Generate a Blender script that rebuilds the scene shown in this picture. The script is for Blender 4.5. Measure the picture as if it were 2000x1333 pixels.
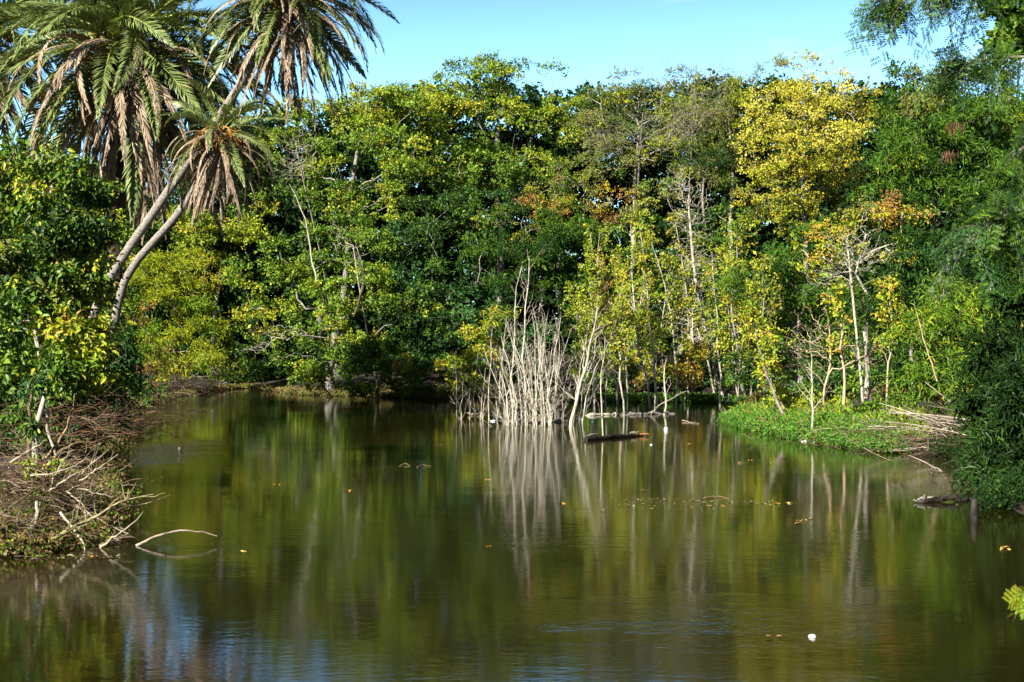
import bpy, math, time
import numpy as np
from mathutils import Vector
T0 = time.time()
for o in list(bpy.data.objects): bpy.data.objects.remove(o)
scene = bpy.context.scene
COL = scene.collection
# ------------------------------------------------------------------ camera
F = 2747.0; CH = 4.0
cam = bpy.data.objects.new('camera', bpy.data.cameras.new('camera'))
COL.objects.link(cam); scene.camera = cam
cam.location = (0, 0, CH); cam.rotation_euler = (math.radians(90), 0, 0)
cam.data.sensor_width = 36; cam.data.lens = F / 2000 * 36
cam.data.clip_start = 0.1; cam.data.clip_end = 3000
cam.data.dof.use_dof = True; cam.data.dof.focus_distance = 62; cam.data.dof.aperture_fstop = 4.5
# ------------------------------------------------------------------ light
SUN = Vector((-0.55, -0.65, 0.53)).normalized()          # direction towards the sun
w = bpy.data.worlds.new('World'); scene.world = w; w.use_nodes = True
nt = w.node_tree; N = nt.nodes; L = nt.links
sky = N.new('ShaderNodeTexSky'); sky.sky_type = 'NISHITA'; sky.sun_disc = False
sky.sun_elevation = math.asin(SUN.z); sky.sun_rotation = math.atan2(SUN.x, SUN.y)
sky.air_density = 1.0; sky.dust_density = 0.3; sky.ozone_density = 1.5
bg = N['Background']; bg.inputs[1].default_value = 0.05
mul = N.new('ShaderNodeMix'); mul.data_type = 'RGBA'; mul.blend_type = 'MULTIPLY'; mul.inputs[0].default_value = 1
L.new(sky.outputs[0], mul.inputs[6])
tc = N.new('ShaderNodeTexCoord')
# cyan band low in the sky; overhead tinted darker to cut ambient light
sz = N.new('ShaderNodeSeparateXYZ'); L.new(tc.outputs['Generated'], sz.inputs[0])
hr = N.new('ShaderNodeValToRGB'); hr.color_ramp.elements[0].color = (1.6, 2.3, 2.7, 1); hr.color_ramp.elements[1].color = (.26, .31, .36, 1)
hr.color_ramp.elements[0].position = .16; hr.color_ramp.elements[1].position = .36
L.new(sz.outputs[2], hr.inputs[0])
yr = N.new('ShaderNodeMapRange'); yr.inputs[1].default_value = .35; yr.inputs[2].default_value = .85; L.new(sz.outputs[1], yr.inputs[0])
ym = N.new('ShaderNodeMix'); ym.data_type = 'RGBA'; ym.inputs[6].default_value = (.30, .36, .42, 1)      # unseen sky behind and beside the viewer, darkened to cut fill light
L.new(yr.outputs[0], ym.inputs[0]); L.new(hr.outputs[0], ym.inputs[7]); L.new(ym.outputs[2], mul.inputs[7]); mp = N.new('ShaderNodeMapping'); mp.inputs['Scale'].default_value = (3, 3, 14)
mp.inputs['Location'].default_value = (5.2, 0.9, 1.5)
no = N.new('ShaderNodeTexNoise'); no.inputs['Scale'].default_value = 1.6; no.inputs['Detail'].default_value = 6
cr = N.new('ShaderNodeValToRGB'); cr.color_ramp.elements[0].position = 0.58; cr.color_ramp.elements[1].position = 1.0
cm = N.new('ShaderNodeMix'); cm.data_type = 'RGBA'; cm.inputs[7].default_value = (12, 13.5, 14, 1)
L.new(tc.outputs['Generated'], mp.inputs[0]); L.new(mp.outputs[0], no.inputs[0]); L.new(no.outputs[0], cr.inputs[0])
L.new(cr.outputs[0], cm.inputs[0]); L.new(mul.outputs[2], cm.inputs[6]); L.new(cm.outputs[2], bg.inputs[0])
sun = bpy.data.objects.new('sun', bpy.data.lights.new('sun', 'SUN')); COL.objects.link(sun)
sun.data.energy = 5.0; sun.data.angle = math.radians(0.5); sun.data.color = (1, 0.955, 0.86)
sun.rotation_euler = SUN.to_track_quat('Z', 'Y').to_euler()
scene.view_settings.view_transform = 'Standard'; scene.view_settings.look = 'None'
scene.view_settings.gamma = 1; scene.view_settings.exposure = 1.4
scene.render.engine = 'CYCLES'
cy = scene.cycles
cy.max_bounces = 5; cy.diffuse_bounces = 1; cy.glossy_bounces = 3; cy.transmission_bounces = 3; cy.transparent_max_bounces = 4
# ------------------------------------------------------------------ helpers
def P(px, py, Y): return np.array([(px - 1000) / F * Y, Y, CH - (py - 667) / F * Y])
def W(px, py):
    Y = CH * F / (py - 667); return np.array([(px - 1000) / F * Y, Y, 0.0])
def tag(o, label=None, cat=None, group=None, kind=None):
    if label: o['label'] = label
    if cat: o['category'] = cat
    if group: o['group'] = group
    if kind: o['kind'] = kind
    return o
def empty(name, loc, label, cat, group=None):
    o = bpy.data.objects.new(name, None); COL.objects.link(o); o.location = loc; o.empty_display_size = .3
    return tag(o, label, cat, group)
def nrm(a): return a / np.maximum(np.linalg.norm(a, axis=-1, keepdims=True), 1e-9)
class MB:
    """collects vertices, faces and a colour per vertex; built as ONE mesh"""
    def __init__(s): s.v = []; s.f = []; s.c = []; s.n = 0; s.sm = []
    def add(s, v, faces, col=None, smooth=True):
        v = np.asarray(v, float).reshape(-1, 3)
        s.v.append(v)
        s.f.append((np.asarray(faces, np.int64) + s.n)); s.sm.append(np.full(len(faces), smooth))
        if col is None: col = (1, 1, 1)
        col = np.asarray(col, float)
        s.c.append(np.broadcast_to(col, (len(v), 3)) if col.ndim == 1 else col)
        s.n += len(v)
    def mesh(s, name, mat):
        me = bpy.data.meshes.new(name)
        v = np.concatenate(s.v).astype(np.float32)
        lens = np.concatenate([np.full(len(f), f.shape[1]) for f in s.f]).astype(np.int32)
        idx = np.concatenate([f.ravel() for f in s.f]).astype(np.int32)
        me.vertices.add(len(v)); me.vertices.foreach_set('co', v.ravel())
        me.loops.add(len(idx)); me.loops.foreach_set('vertex_index', idx)
        me.polygons.add(len(lens))
        st = np.zeros(len(lens), np.int32); st[1:] = np.cumsum(lens)[:-1]
        me.polygons.foreach_set('loop_start', st); me.polygons.foreach_set('loop_total', lens)
        me.polygons.foreach_set('use_smooth', np.concatenate(s.sm))
        a = me.attributes.new('tone', 'FLOAT_COLOR', 'POINT')
        c = np.ones((len(v), 4), np.float32); c[:, :3] = np.concatenate(s.c); a.data.foreach_set('color', c.ravel())
        me.update(calc_edges=True); me.materials.append(mat)
        return me
    def build(s, name, mat, parent=None, origin=None):
        """vertices are in world space; the object's origin goes to `origin` (or its parent's place)"""
        if parent is not None: off = np.array(parent.location)
        elif origin is not None: off = np.asarray(origin, float)
        else: off = np.zeros(3)
        s.v = [v - off for v in s.v]
        o = bpy.data.objects.new(name, s.mesh(name, mat)); COL.objects.link(o)
        if parent is not None: o.parent = parent
        else: o.location = off
        return o
def tube(mb, Pt, R, sides=5, col=None, cap=True):
    """Pt (N,K,3) paths, R (N,K) radii: all tubes at once"""
    Pt = np.asarray(Pt, float); R = np.asarray(R, float)
    if Pt.ndim == 2: Pt = Pt[None]; R = R[None]
    n, k, _ = Pt.shape
    tg = np.empty_like(Pt); tg[:, 1:-1] = Pt[:, 2:] - Pt[:, :-2]; tg[:, 0] = Pt[:, 1] - Pt[:, 0]; tg[:, -1] = Pt[:, -1] - Pt[:, -2]
    tg = nrm(tg)
    ref = np.where(np.abs(tg[:, :1, 2:3]) > .8, np.array([1., 0, 0]), np.array([0, 0, 1.]))
    ref = np.broadcast_to(ref, Pt.shape)
    a = nrm(np.cross(tg, ref)); b = np.cross(tg, a)
    an = np.arange(sides) / sides * 2 * np.pi
    V = Pt[:, :, None] + R[:, :, None, None] * (a[:, :, None] * np.cos(an)[:, None] + b[:, :, None] * np.sin(an)[:, None])
    base = (np.arange(n) * k * sides)[:, None, None]
    i = np.arange(k - 1)[None, :, None] * sides; j = np.arange(sides)[None, None]; j2 = (j + 1) % sides
    fc = np.stack([base + i + j, base + i + j2, base + i + sides + j2, base + i + sides + j], -1).reshape(-1, 4)
    c = None
    if col is not None:
        col = np.asarray(col, float)
        c = col if col.ndim == 1 else np.repeat(col, k * sides, axis=0)
    mb.add(V, fc[:, ::-1], c)
    if cap and sides <= 12:
        e = (np.arange(n) * k * sides)[:, None] + np.arange(sides)
        V2 = V.reshape(-1, 3)
        for ring in (e[:, ::-1][:, ::-1], (e + (k - 1) * sides)[:, ::-1]):
            mb.add(V2[ring.ravel()], np.arange(n * sides).reshape(n, sides), None if c is None else (c if c.ndim == 1 else c[ring.ravel()]), False)
LEAF4 = (np.array([[0, 0, 0], [.45, .5, .10], [1, 0, -.06], [.45, -.5, .10]]), np.array([[0, 1, 2], [0, 2, 3]]))
LEAF6 = (np.array([[0, 0, 0], [.25, .42, .10], [.62, .40, .07], [1, 0, -.14], [.62, -.40, .07], [.25, -.42, .10], [.45, 0, 0]]),
         np.array([[0, 1, 6], [1, 2, 6], [2, 3, 6], [3, 4, 6], [4, 5, 6], [5, 0, 6]]))
def leaves(mb, pos, axis, normal, size, aspect, col, shape=LEAF4):
    n = len(pos); V0, F0 = shape
    axis = nrm(axis); side = nrm(np.cross(normal, axis)); up = np.cross(axis, side)
    size = np.broadcast_to(size, (n,)); asp = np.broadcast_to(aspect, (n,))
    V = pos[:, None] + (axis[:, None] * V0[None, :, 0:1] * size[:, None, None]
        + side[:, None] * V0[None, :, 1:2] * (size * asp)[:, None, None] + up[:, None] * V0[None, :, 2:3] * size[:, None, None])
    fc = (np.arange(n) * len(V0))[:, None, None] + F0[None]
    mb.add(V, fc.reshape(-1, F0.shape[1]), np.repeat(col, len(V0), axis=0), False)
# ------------------------------------------------------------------ materials
def newmat(name):
    m = bpy.data.materials.new(name); m.use_nodes = True; return m, m.node_tree.nodes, m.node_tree.links, m.node_tree.nodes['Principled BSDF']
def leafmat(name, rough, spec, trans):
    m, N, L, b = newmat(name)
    at = N.new('ShaderNodeAttribute'); at.attribute_name = 'tone'
    b.inputs['Roughness'].default_value = rough; b.inputs['Specular IOR Level'].default_value = spec
    tr = N.new('ShaderNodeBsdfTranslucent'); mx = N.new('ShaderNodeMixShader'); mx.inputs[0].default_value = trans
    g = N.new('ShaderNodeMix'); g.data_type = 'RGBA'; g.blend_type = 'MULTIPLY'; g.inputs[0].default_value = 1; g.inputs[7].default_value = (1.25, 1.35, .5, 1)
    tcn = N.new('ShaderNodeTexCoord'); nn = N.new('ShaderNodeTexNoise'); nn.inputs['Scale'].default_value = 1.1; nn.inputs['Detail'].default_value = 3
    hs = N.new('ShaderNodeHueSaturation'); mr = N.new('ShaderNodeMapRange'); mr.inputs[3].default_value = .72; mr.inputs[4].default_value = 1.28
    L.new(tcn.outputs['Object'], nn.inputs[0]); L.new(nn.outputs[0], mr.inputs[0]); L.new(mr.outputs[0], hs.inputs['Value'])
    L.new(at.outputs['Color'], hs.inputs['Color'])
    L.new(hs.outputs[0], b.inputs['Base Color']); L.new(hs.outputs[0], g.inputs[6]); L.new(g.outputs[2], tr.inputs[0])
    L.new(b.outputs[0], mx.inputs[1]); L.new(tr.outputs[0], mx.inputs[2]); L.new(mx.outputs[0], N['Material Output'].inputs[0])
    return m
def barkmat(name, c1, c2, scale=6, rough=.85, bump=.4, zs=.35, ring=0, vc=False):
    m, N, L, b = newmat(name)
    tcn = N.new('ShaderNodeTexCoord'); mpn = N.new('ShaderNodeMapping'); mpn.inputs['Scale'].default_value = (1, 1, zs)
    nn = N.new('ShaderNodeTexNoise'); nn.inputs['Scale'].default_value = scale; nn.inputs['Detail'].default_value = 6; nn.inputs['Roughness'].default_value = .7
    r = N.new('ShaderNodeValToRGB'); r.color_ramp.elements[0].position = .38; r.color_ramp.elements[1].position = .64
    r.color_ramp.elements[0].color = (*c1, 1); r.color_ramp.elements[1].color = (*c2, 1)
    L.new(tcn.outputs['Object'], mpn.inputs[0]); L.new(mpn.outputs[0], nn.inputs[0]); L.new(nn.outputs[0], r.inputs[0])
    out = r.outputs[0]
    if vc:
        at = N.new('ShaderNodeAttribute'); at.attribute_name = 'tone'
        mu = N.new('ShaderNodeMix'); mu.data_type = 'RGBA'; mu.blend_type = 'MULTIPLY'; mu.inputs[0].default_value = 1
        L.new(out, mu.inputs[6]); L.new(at.outputs['Color'], mu.inputs[7]); out = mu.outputs[2]
    L.new(out, b.inputs['Base Color'])
    b.inputs['Roughness'].default_value = rough; b.inputs['Specular IOR Level'].default_value = .2
    if bump:
        bp = N.new('ShaderNodeBump'); bp.inputs['Strength'].default_value = bump; bp.inputs['Distance'].default_value = .03
        L.new(nn.outputs[0], bp.inputs['Height']); L.new(bp.outputs[0], b.inputs['Normal'])
    return m
M_LEAF = leafmat('leaf_blade', .45, .2, .15)
M_MATTE = leafmat('leaf_matte', .7, .08, .16)
M_FROND = leafmat('palm_leaflet', .42, .5, .12)
M_DRY = leafmat('dry_leaf', .8, .1, .12)
M_PALE = barkmat('pale_bark', (.2, .17, .12), (.6, .55, .45), 9)
M_GREY = barkmat('grey_bark', (.10, .09, .075), (.32, .29, .25), 7)
M_DARK = barkmat('dark_bark', (.035, .028, .02), (.11, .09, .065), 6)
M_TAN = barkmat('tan_bark', (.28, .20, .11), (.52, .42, .27), 8)
M_TWIG = barkmat('dry_twig', (.38, .36, .34), (.85, .83, .8), 4, vc=True, bump=0)
M_PALM = barkmat('palm_bark', (.12, .10, .08), (.36, .33, .29), 7, zs=3.5, bump=.9)
M_PALMD = barkmat('palm_fibre', (.035, .026, .02), (.14, .10, .07), 7, zs=.6, bump=.9)
M_WET = barkmat('wet_log', (.006, .005, .004), (.045, .036, .028), 10, rough=.5, bump=1)
M_BEAK = barkmat('beak_yellow', (.45, .28, .03), (.6, .4, .05), 10, rough=.5, bump=0)
M_WHITE = barkmat('white_feather', (.68, .69, .72), (.8, .8, .8), 10, rough=.8, bump=.1)
M_SHELL = barkmat('turtle_shell', (.05, .05, .04), (.22, .20, .15), 18, rough=.5)
# palettes: (linear rgb, weight)
def pal(*a): return (np.array([x[:3] for x in a], float), np.array([x[3] for x in a], float) / sum(x[3] for x in a))
GB = (.15, .25, .02); GM = (.08, .155, .014); GD = (.022, .055, .009); GBL = (.03, .09, .02); YG = (.29, .33, .02)
YL = (.40, .34, .03); OR = (.40, .21, .045); RD = (.22, .10, .05); OL = (.17, .19, .05); GOLD = (.52, .47, .08)
p_mix = pal((*GB, 4), (*GM, 3), (*YG, 2.5), (*YL, .5))
p_lime = pal((*GB, 4), (*YG, 4.5), (*GM, 1.5), (*YL, .6))
p_green = pal((*GM, 4), (*GB, 2), (*GD, 2), (*YG, .7))
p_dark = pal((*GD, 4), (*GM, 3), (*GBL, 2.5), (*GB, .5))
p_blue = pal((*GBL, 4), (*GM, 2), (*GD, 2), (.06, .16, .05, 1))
p_feath = pal((*GM, 4), (.07, .16, .02, 3), (*GD, 2), (*YG, .4))
p_olive = pal((*OL, 4), (*GM, 2), (*YG, 2), (.20, .19, .07, 1.5))
p_gold = pal((*GOLD, 6), (*YL, 2.5), (*YG, 2), (.3, .3, .03, 2))
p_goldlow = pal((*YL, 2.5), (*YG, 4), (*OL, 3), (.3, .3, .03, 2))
p_autumn = pal((*OR, 3), (*YL, 3), (*YG, 2), (*RD, 1.5), (*OL, 2))
p_red = pal((*RD, 4), (*OR, 2), (.35, .18, .10, 2), (*OL, 1.2))
p_yel = pal((*YL, 2.8), (*YG, 4), (*GB, 3.2), (*OR, .8))
p_yg = pal((*YG, 5), (*GB, 4), (*YL, .8), (.30, .34, .06, 2))
p_bank = pal((.07, .20, .02, 4), (.13, .25, .03, 2), (.04, .12, .02, 2), (.2, .2, .06, .6), (.16, .11, .05, .4))
p_bamb = pal((.13, .24, .03, 4), (*GB, 3), (*GM, 2), (*YG, 1.5))
p_leftb = pal((*GB, 2.5), (*GM, 5), (*YG, 2.0), (*YL, .5), (.2, .22, .06, 1.4), (*GD, 4))
p_shade = pal((.012, .032, .006, 4), (.02, .05, .01, 3), (.04, .09, .015, 1))  # near-black greens that put deep shade into the leaf colour
def leafcols(rng, pl, nb, cnt, main=.68, jit=.25, hue=None):
    C, p = pl
    m = rng.choice(len(C), nb, p=p); m = np.repeat(m, cnt); n = len(m)
    alt = rng.choice(len(C), n, p=p); idx = np.where(rng.random(n) < main, m, alt)
    return C[idx] * (1 + rng.uniform(-jit, jit, (n, 1))) * (1 + rng.uniform(-.08, .08, (n, 3)))
STAT = [0, 0]
STYLE = {  # leaf length, aspect, droop, leaves per tuft, tuft spread
    'broad': (.17, .72, .25, 15, .21), 'fine': (.14, .6, .2, 16, .2), 'sap': (.15, .62, .3, 9, .15), 'feather': (.30, .22, .75, 13, .26),
    'big': (.24, .62, .5, 11, .24), 'near': (.165, .52, .8, 8, .2), 'needle': (.26, .1, .2, 26, .22), 'willow': (.30, .16, .9, 10, .26)}
def foliage(mb, rng, bc, br, out, style, pl, dens=1, flat=.48, shape=LEAF4, tuft=5.0):
    """leaf tufts over the upper and outer shell of each bough (centres bc, radii br)"""
    ln, asp, droop, lpt, spr = STYLE[style]
    nt_ = np.maximum(2, (br ** 2 * tuft * dens).astype(int))
    C = np.repeat(bc, nt_, 0); R = np.repeat(br, nt_); O = np.repeat(out, nt_, 0); n = len(C)
    d = nrm(rng.normal(size=(n, 3)) + O * .55 + np.array([0, 0, .55]))
    tp = C + d * (R * rng.uniform(.5, 1.08, n))[:, None] * np.array([1, 1, flat])
    cnt = rng.poisson(lpt, n) + 2
    tp2 = np.repeat(tp, cnt, 0); D = np.repeat(d, cnt, 0); m = len(tp2)
    tw = nrm(np.repeat(nrm(rng.normal(size=(n, 3)) + D[np.concatenate([[0], np.cumsum(cnt)[:-1]])] * 1.1), cnt, 0))
    s = rng.uniform(-1, 1, m)[:, None]
    pos = tp2 + tw * s * spr * 1.5 + rng.normal(size=(m, 3)) * spr * .5 * np.array([1, 1, .7])
    nv = nrm(D * .7 + np.array([-.1, -.15, .5]) + rng.normal(size=(m, 3)) * .55)
    ax = nrm(rng.normal(size=(m, 3)) + tw * .8 + D * .5 - np.array([0, 0, droop]))
    sz = ln * np.exp(rng.normal(size=m) * .28) * .95
    nbt = np.add.reduceat(cnt, np.concatenate([[0], np.cumsum(nt_)[:-1]]))
    col = leafcols(rng, pl, len(bc), nbt)
    leaves(mb, pos, ax, nv, sz, asp, col, shape); STAT[0] += m
def skeleton(rng, root, targets, tipr=.02, expo=2.3, jit=.06, seg=5, up=.3, rmax=9, step=3):
    """branches from the root nodes to every target; radii follow the pipe model"""
    nodes = [np.array(p, float) for p in root]; par = list(range(-1, len(root) - 1)); dep = [0.0]
    for i in range(1, len(root)): dep.append(dep[-1] + np.linalg.norm(nodes[i] - nodes[i - 1]))
    A = np.zeros((len(root) + len(targets) * (seg - 1), 3)); Dp = np.zeros(len(A)); A[:len(root)] = nodes; Dp[:len(root)] = dep
    par = np.array(par + [0] * (len(targets) * (seg - 1))); n = len(root)
    tg = targets[np.argsort(np.linalg.norm(targets - A[n - 1], axis=1))]
    paths = []
    for t in tg:
        v = t - A[:n]; d = np.linalg.norm(v, axis=1)
        cost = d + .22 * Dp[:n] + np.maximum(0, .35 * d - v[:, 2]) * .9 + np.where(np.arange(n) < 1, 3, 0)
        j = int(np.argmin(cost)); d = d[j]; ids = [j]
        sag = np.array([0, 0, 1]) * d * up * rng.uniform(-.2, 1)
        for s in range(1, seg):
            f = s / (seg - 1)
            p = A[j] + (t - A[j]) * f + sag * 0.5 * math.sin(f * math.pi) + (rng.normal(size=3) * jit * d if s < seg - 1 else 0)
            A[n] = p; Dp[n] = Dp[j] + d * f; par[n] = ids[-1]; ids.append(n); n += 1
        paths.append(ids)
    R = np.zeros(n); rad = np.zeros(n)
    for i in range(n - 1, -1, -1):
        R[i] = max(R[i], 0) + (0 if R[i] > 0 else tipr ** expo)
        rad[i] = min(rmax, R[i] ** (1 / expo))
        if par[i] >= 0: R[par[i]] += R[i]
    pts = A[np.array(paths)]; rr = rad[np.array(paths)]; rr[:, 0] = np.minimum(rr[:, 0], rr[:, 1] * 1.15)
    return pts, rr, A[:len(root)], rad[:len(root)]
GROUND = None
def tree(name, label, cat, Y, blobs, base, style='broad', pl=None, bark=None, dens=1., bs=1.25, seed=0, trunk_r=.28,
         group=None, leafmat_=None, shape=LEAF4, lean=0, depth=.8, tipr=.017, backcut=.5, tuft=13., hollow=.5, gap=.3):
    rng = np.random.default_rng(seed * 7 + 11); bs = bs * 1.22
    gz = max(0.02, float(ground_z(*(P(base, 667, Y)[:2]))))
    Yt = Y + (2.5 if Y > 90 else .8); b0 = np.array([(base - 1000) / F * Yt, Yt, gz - .15])
    root = empty(name, b0, label, cat, group)
    mb = MB(); allc = []
    for bl in blobs:
        cx, cy, rx, ry = bl[:4]; dY = bl[4] if len(bl) > 4 else 0; bp = bl[5] if len(bl) > 5 else pl
        Yb = Y + dY; c = P(cx, cy, Yb); R3 = np.array([rx / F * Yb, rx / F * Yb * depth, ry / F * Yb])
        area = 4 * np.pi * ((R3[0] * R3[1]) ** 1.6 / 3 + (R3[0] * R3[2]) ** 1.6 / 3 + (R3[1] * R3[2]) ** 1.6 / 3) ** (1 / 1.6)
        nb = max(3, int(dens * area / (bs ** 2 * 1.5)))
        d = nrm(rng.normal(size=(nb, 3))); d = d[(d[:, 1] < .35) | (rng.random(nb) > backcut)]
        q = rng.uniform(hollow, 1.04, len(d)) ** .7
        bc = c + d * R3 * q[:, None]; br = bs * rng.uniform(.6, 1.25, len(d)); br = np.minimum(br, R3.min() * .6 + .15)
        kw = rng.normal(size=(6, 3)) * (1.15 / bs); kp = rng.uniform(0, 6.3, 6)
        wob = np.sin(bc @ kw.T + kp).sum(1) / 1.73
        keep = (bc[:, 2] > .35) & ((wob > -gap) | (len(d) < 14)); bc, br, d = bc[keep], br[keep], d[keep]
        if len(bc) == 0: continue
        o = nrm(d / R3)
        foliage(mb, rng, bc, br, o, style, bp, dens=1, shape=shape, tuft=tuft); allc.append(bc)
    T = np.concatenate(allc); top = T.mean(0)
    kn = 6; f = np.linspace(0, 1, kn)[:, None]
    tr = b0 + (np.array([top[0] * .75 + b0[0] * .25, top[1] + .3, top[2]]) - b0) * f
    tr[1:-1] += rng.normal(size=(kn - 2, 3)) * .22; tr[:, 0] += np.sin(f[:, 0] * np.pi) * lean
    pts, rr, ra, rad = skeleton(rng, tr, T, tipr=tipr, up=.25, rmax=trunk_r)
    tb = MB(); tube(tb, pts, rr, 5); rad = np.maximum(rad, trunk_r * np.linspace(1, .4, kn)); rad[0] *= 1.35
    tube(tb, ra, rad, 9)
    # a few bare twigs poke out of every crown
    tb.build('trunk', bark or M_GREY, root); mb.build('crown', leafmat_ or M_LEAF, root)
    return root
def dead_tree(name, label, cat, Y, blobs, base, bark=None, n=160, seed=0, trunk_r=.16, tipr=.008, group=None, jit=.1, pts0=None, gz=None, back=0):
    rng = np.random.default_rng(seed * 13 + 5)
    if gz is None: gz = max(-.3, float(ground_z(*(P(base, 667, Y)[:2]))) - .1)
    b0 = np.array([(base - 1000) / F * Y, Y, gz])
    T = []
    for cx, cy, rx, ry in blobs:
        c = P(cx, cy, Y); R3 = np.array([rx, rx * .8, ry]) / F * Y
        d = nrm(rng.normal(size=(n, 3))); T.append(c + d * R3 * rng.uniform(.1, 1.1, (n, 1)))
    T = np.concatenate(T); T = T[T[:, 2] > .6]; b0[1] += back
    if pts0: tr = np.array([b0] + [P(x, y, Y) for x, y in pts0])
    else:
        f = np.linspace(0, 1, 6)[:, None]; tr = b0 + (T.mean(0) + [0, 0, T[:, 2].std()] - b0) * f; tr[1:-1] += rng.normal(size=(4, 3)) * .2
    tr = resample(tr, 8)
    pts, rr, ra, rad = skeleton(rng, tr, T, tipr=tipr, jit=jit, up=.2, rmax=trunk_r)
    root = empty(name, b0, label, cat, group)
    tb = MB(); tube(tb, pts, rr, 4); bl = MB(); tube(bl, ra, np.maximum(rad, trunk_r * np.linspace(1, .35, 8)), 8)
    bl.build('trunk', bark or M_PALE, root); tb.build('branches', bark or M_PALE, root)
    return root
def resample(p, n):
    p = np.asarray(p, float); s = np.concatenate([[0], np.cumsum(np.linalg.norm(np.diff(p, axis=0), axis=1))]); t = np.linspace(0, s[-1], n)
    # smooth through the points
    q = np.stack([np.interp(t, s, p[:, i]) for i in range(3)], 1)
    if n > 4: q[1:-1] = .5 * q[1:-1] + .25 * (q[2:] + q[:-2])
    return q
def sapling(name, label, cat, px, Y, r0, nbr=8, bl=1.2, seed=0, leaf=0, pl=None, bark=None, group=None, tmin=.35, style='sap', tw=3, inwater=False, spread=.55, matte=None, aloft=False):
    """px: trunk line in picture points, base first; real tube, side branches and twigs, optional leaves"""
    rng = np.random.default_rng(seed * 17 + 3)
    pts = np.array([P(x, y, Y + rng.normal() * .12) for x, y in px])
    g = float(ground_z(pts[0][0], Y))
    if not aloft: pts[0][2] = min(-.4, g) if inwater else g - .15
    K = 9; tr = resample(pts, K); Ltot = np.linalg.norm(np.diff(tr, axis=0), axis=1).sum()
    tr[1:-1] += rng.normal(size=(K - 2, 3)) * .012 * Ltot ** .7
    rad = r0 * np.linspace(1, .18, K) ** .8
    mb = MB(); tube(mb, tr, rad, 7)
    tips = []; BP = []; BR = []
    for i in range(nbr):
        t = tmin + (1 - tmin) * (i + rng.random()) / nbr; t = min(t, .98); k = t * (K - 1); a = int(k); f = k - a
        p = tr[a] * (1 - f) + tr[min(a + 1, K - 1)] * f; rr = r0 * (1 - t * .8) * .5
        tan = nrm(tr[min(a + 1, K - 1)] - tr[a]); h = rng.normal(size=3); h[2] *= .3; h = nrm(h)
        d = nrm(tan * rng.uniform(.5, 1.2) + h * spread * 1.3 + np.array([0, 0, .15])); ln = bl * rng.uniform(.45, 1.1) * (1.15 - .6 * t)
        f5 = np.linspace(0, 1, 5)[:, None]; c = p + d * ln * f5 + np.array([0, 0, .18]) * ln * f5 ** 2 + rng.normal(size=(5, 3)) * .035 * ln * (f5 > 0)
        BP.append(c); BR.append(max(rr, .008) * np.array([1, .8, .62, .45, .25])); tips.append(c[-1]); tips.append(c[3])
        for j in range(tw):
            q = c[rng.integers(1, 5)]; d2 = nrm(d + rng.normal(size=3) * .6); l2 = ln * rng.uniform(.25, .6)
            c2 = q + d2 * l2 * f5 + np.array([0, 0, .15]) * l2 * f5 ** 2 + rng.normal(size=(5, 3)) * .03 * l2 * (f5 > 0)
            BP.append(c2); BR.append(max(rr * .45, .006) * np.array([1, .8, .65, .5, .3])); tips.append(c2[-1])
    tips.append(tr[-1])
    if BP: tube(mb, np.array(BP), np.array(BR), 4)
    if leaf:
        root = empty(name, tr[0], label, cat, group); mb.build('trunk', bark or M_PALE, root)
        T = np.array(tips); T = T[rng.random(len(T)) < .9]; lb = MB()
        br = rng.uniform(.25, .48, len(T)) * leaf
        foliage(lb, rng, T, br, nrm(rng.normal(size=T.shape)), style, pl, tuft=9, flat=.8)
        lb.build('crown', matte or M_LEAF, root)
        return root
    return tag(mb.build(name, bark or M_PALE, None, tr[0]), label, cat, group)
# ------------------------------------------------------------------ setting: ground and water
SH = [(0, 1085), (100, 1062), (185, 1010), (175, 950), (190, 900), (205, 855), (240, 800), (330, 775), (400, 763), (480, 756), (600, 771),
      (760, 777), (900, 777), (1100, 779), (1250, 779), (1400, 783), (1480, 788), (1440, 800), (1425, 822), (1480, 843), (1560, 860), (1660, 872), (1760, 884), (1900, 892), (1985, 925)]
shore = [tuple(W(*p)[:2]) for p in SH] + [(12.6, 36), (11.6, 32.5), (12.6, 29), (13.5, 20), (17, 8), (26, -5), (34, -70), (-34, -70), (-26, -5), (-16, 12), (-11.5, 22)]
shore = np.array(shore)
def sdist(x, y):
    """signed distance to the shoreline, positive on land"""
    x = np.atleast_1d(np.asarray(x, float)); y = np.atleast_1d(np.asarray(y, float))
    a = shore; b = np.roll(shore, -1, 0); best = np.full(x.shape, 1e9); ins = np.zeros(x.shape, bool)
    for (ax, ay), (bx, by) in zip(a, b):
        vx, vy = bx - ax, by - ay; t = np.clip(((x - ax) * vx + (y - ay) * vy) / (vx * vx + vy * vy), 0, 1)
        best = np.minimum(best, np.hypot(x - ax - t * vx, y - ay - t * vy))
        c = ((ay > y) != (by > y)); ins ^= c & (x < ax + (y - ay) / (by - ay + 1e-12) * vx)
    return np.where(ins, -best, best)
def ground_z(x, y):
    s = sdist(x, y); x = np.atleast_1d(x); y = np.atleast_1d(y)
    wv = .12 * np.sin(x * .9 + 1) * np.cos(y * .7) + .08 * np.sin(x * 2.3 + y * 1.7)
    land = .10 + 1.1 * (1 - np.exp(-np.maximum(s, 0) / 3.0)) + .02 * np.maximum(s, 0) ** .9 + 3.5 * (1 - np.exp(-np.maximum(s - 14, 0) / 20)) + wv * np.clip(s / 2, 0, 1)
    bed = -1.6 * (1 - np.exp(np.minimum(s, 0) / 3.0))
    z = np.where(s > 0, np.where(s < .35, s / .35 * .1, land), bed)
    return z if z.size > 1 else z[0]
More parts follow.
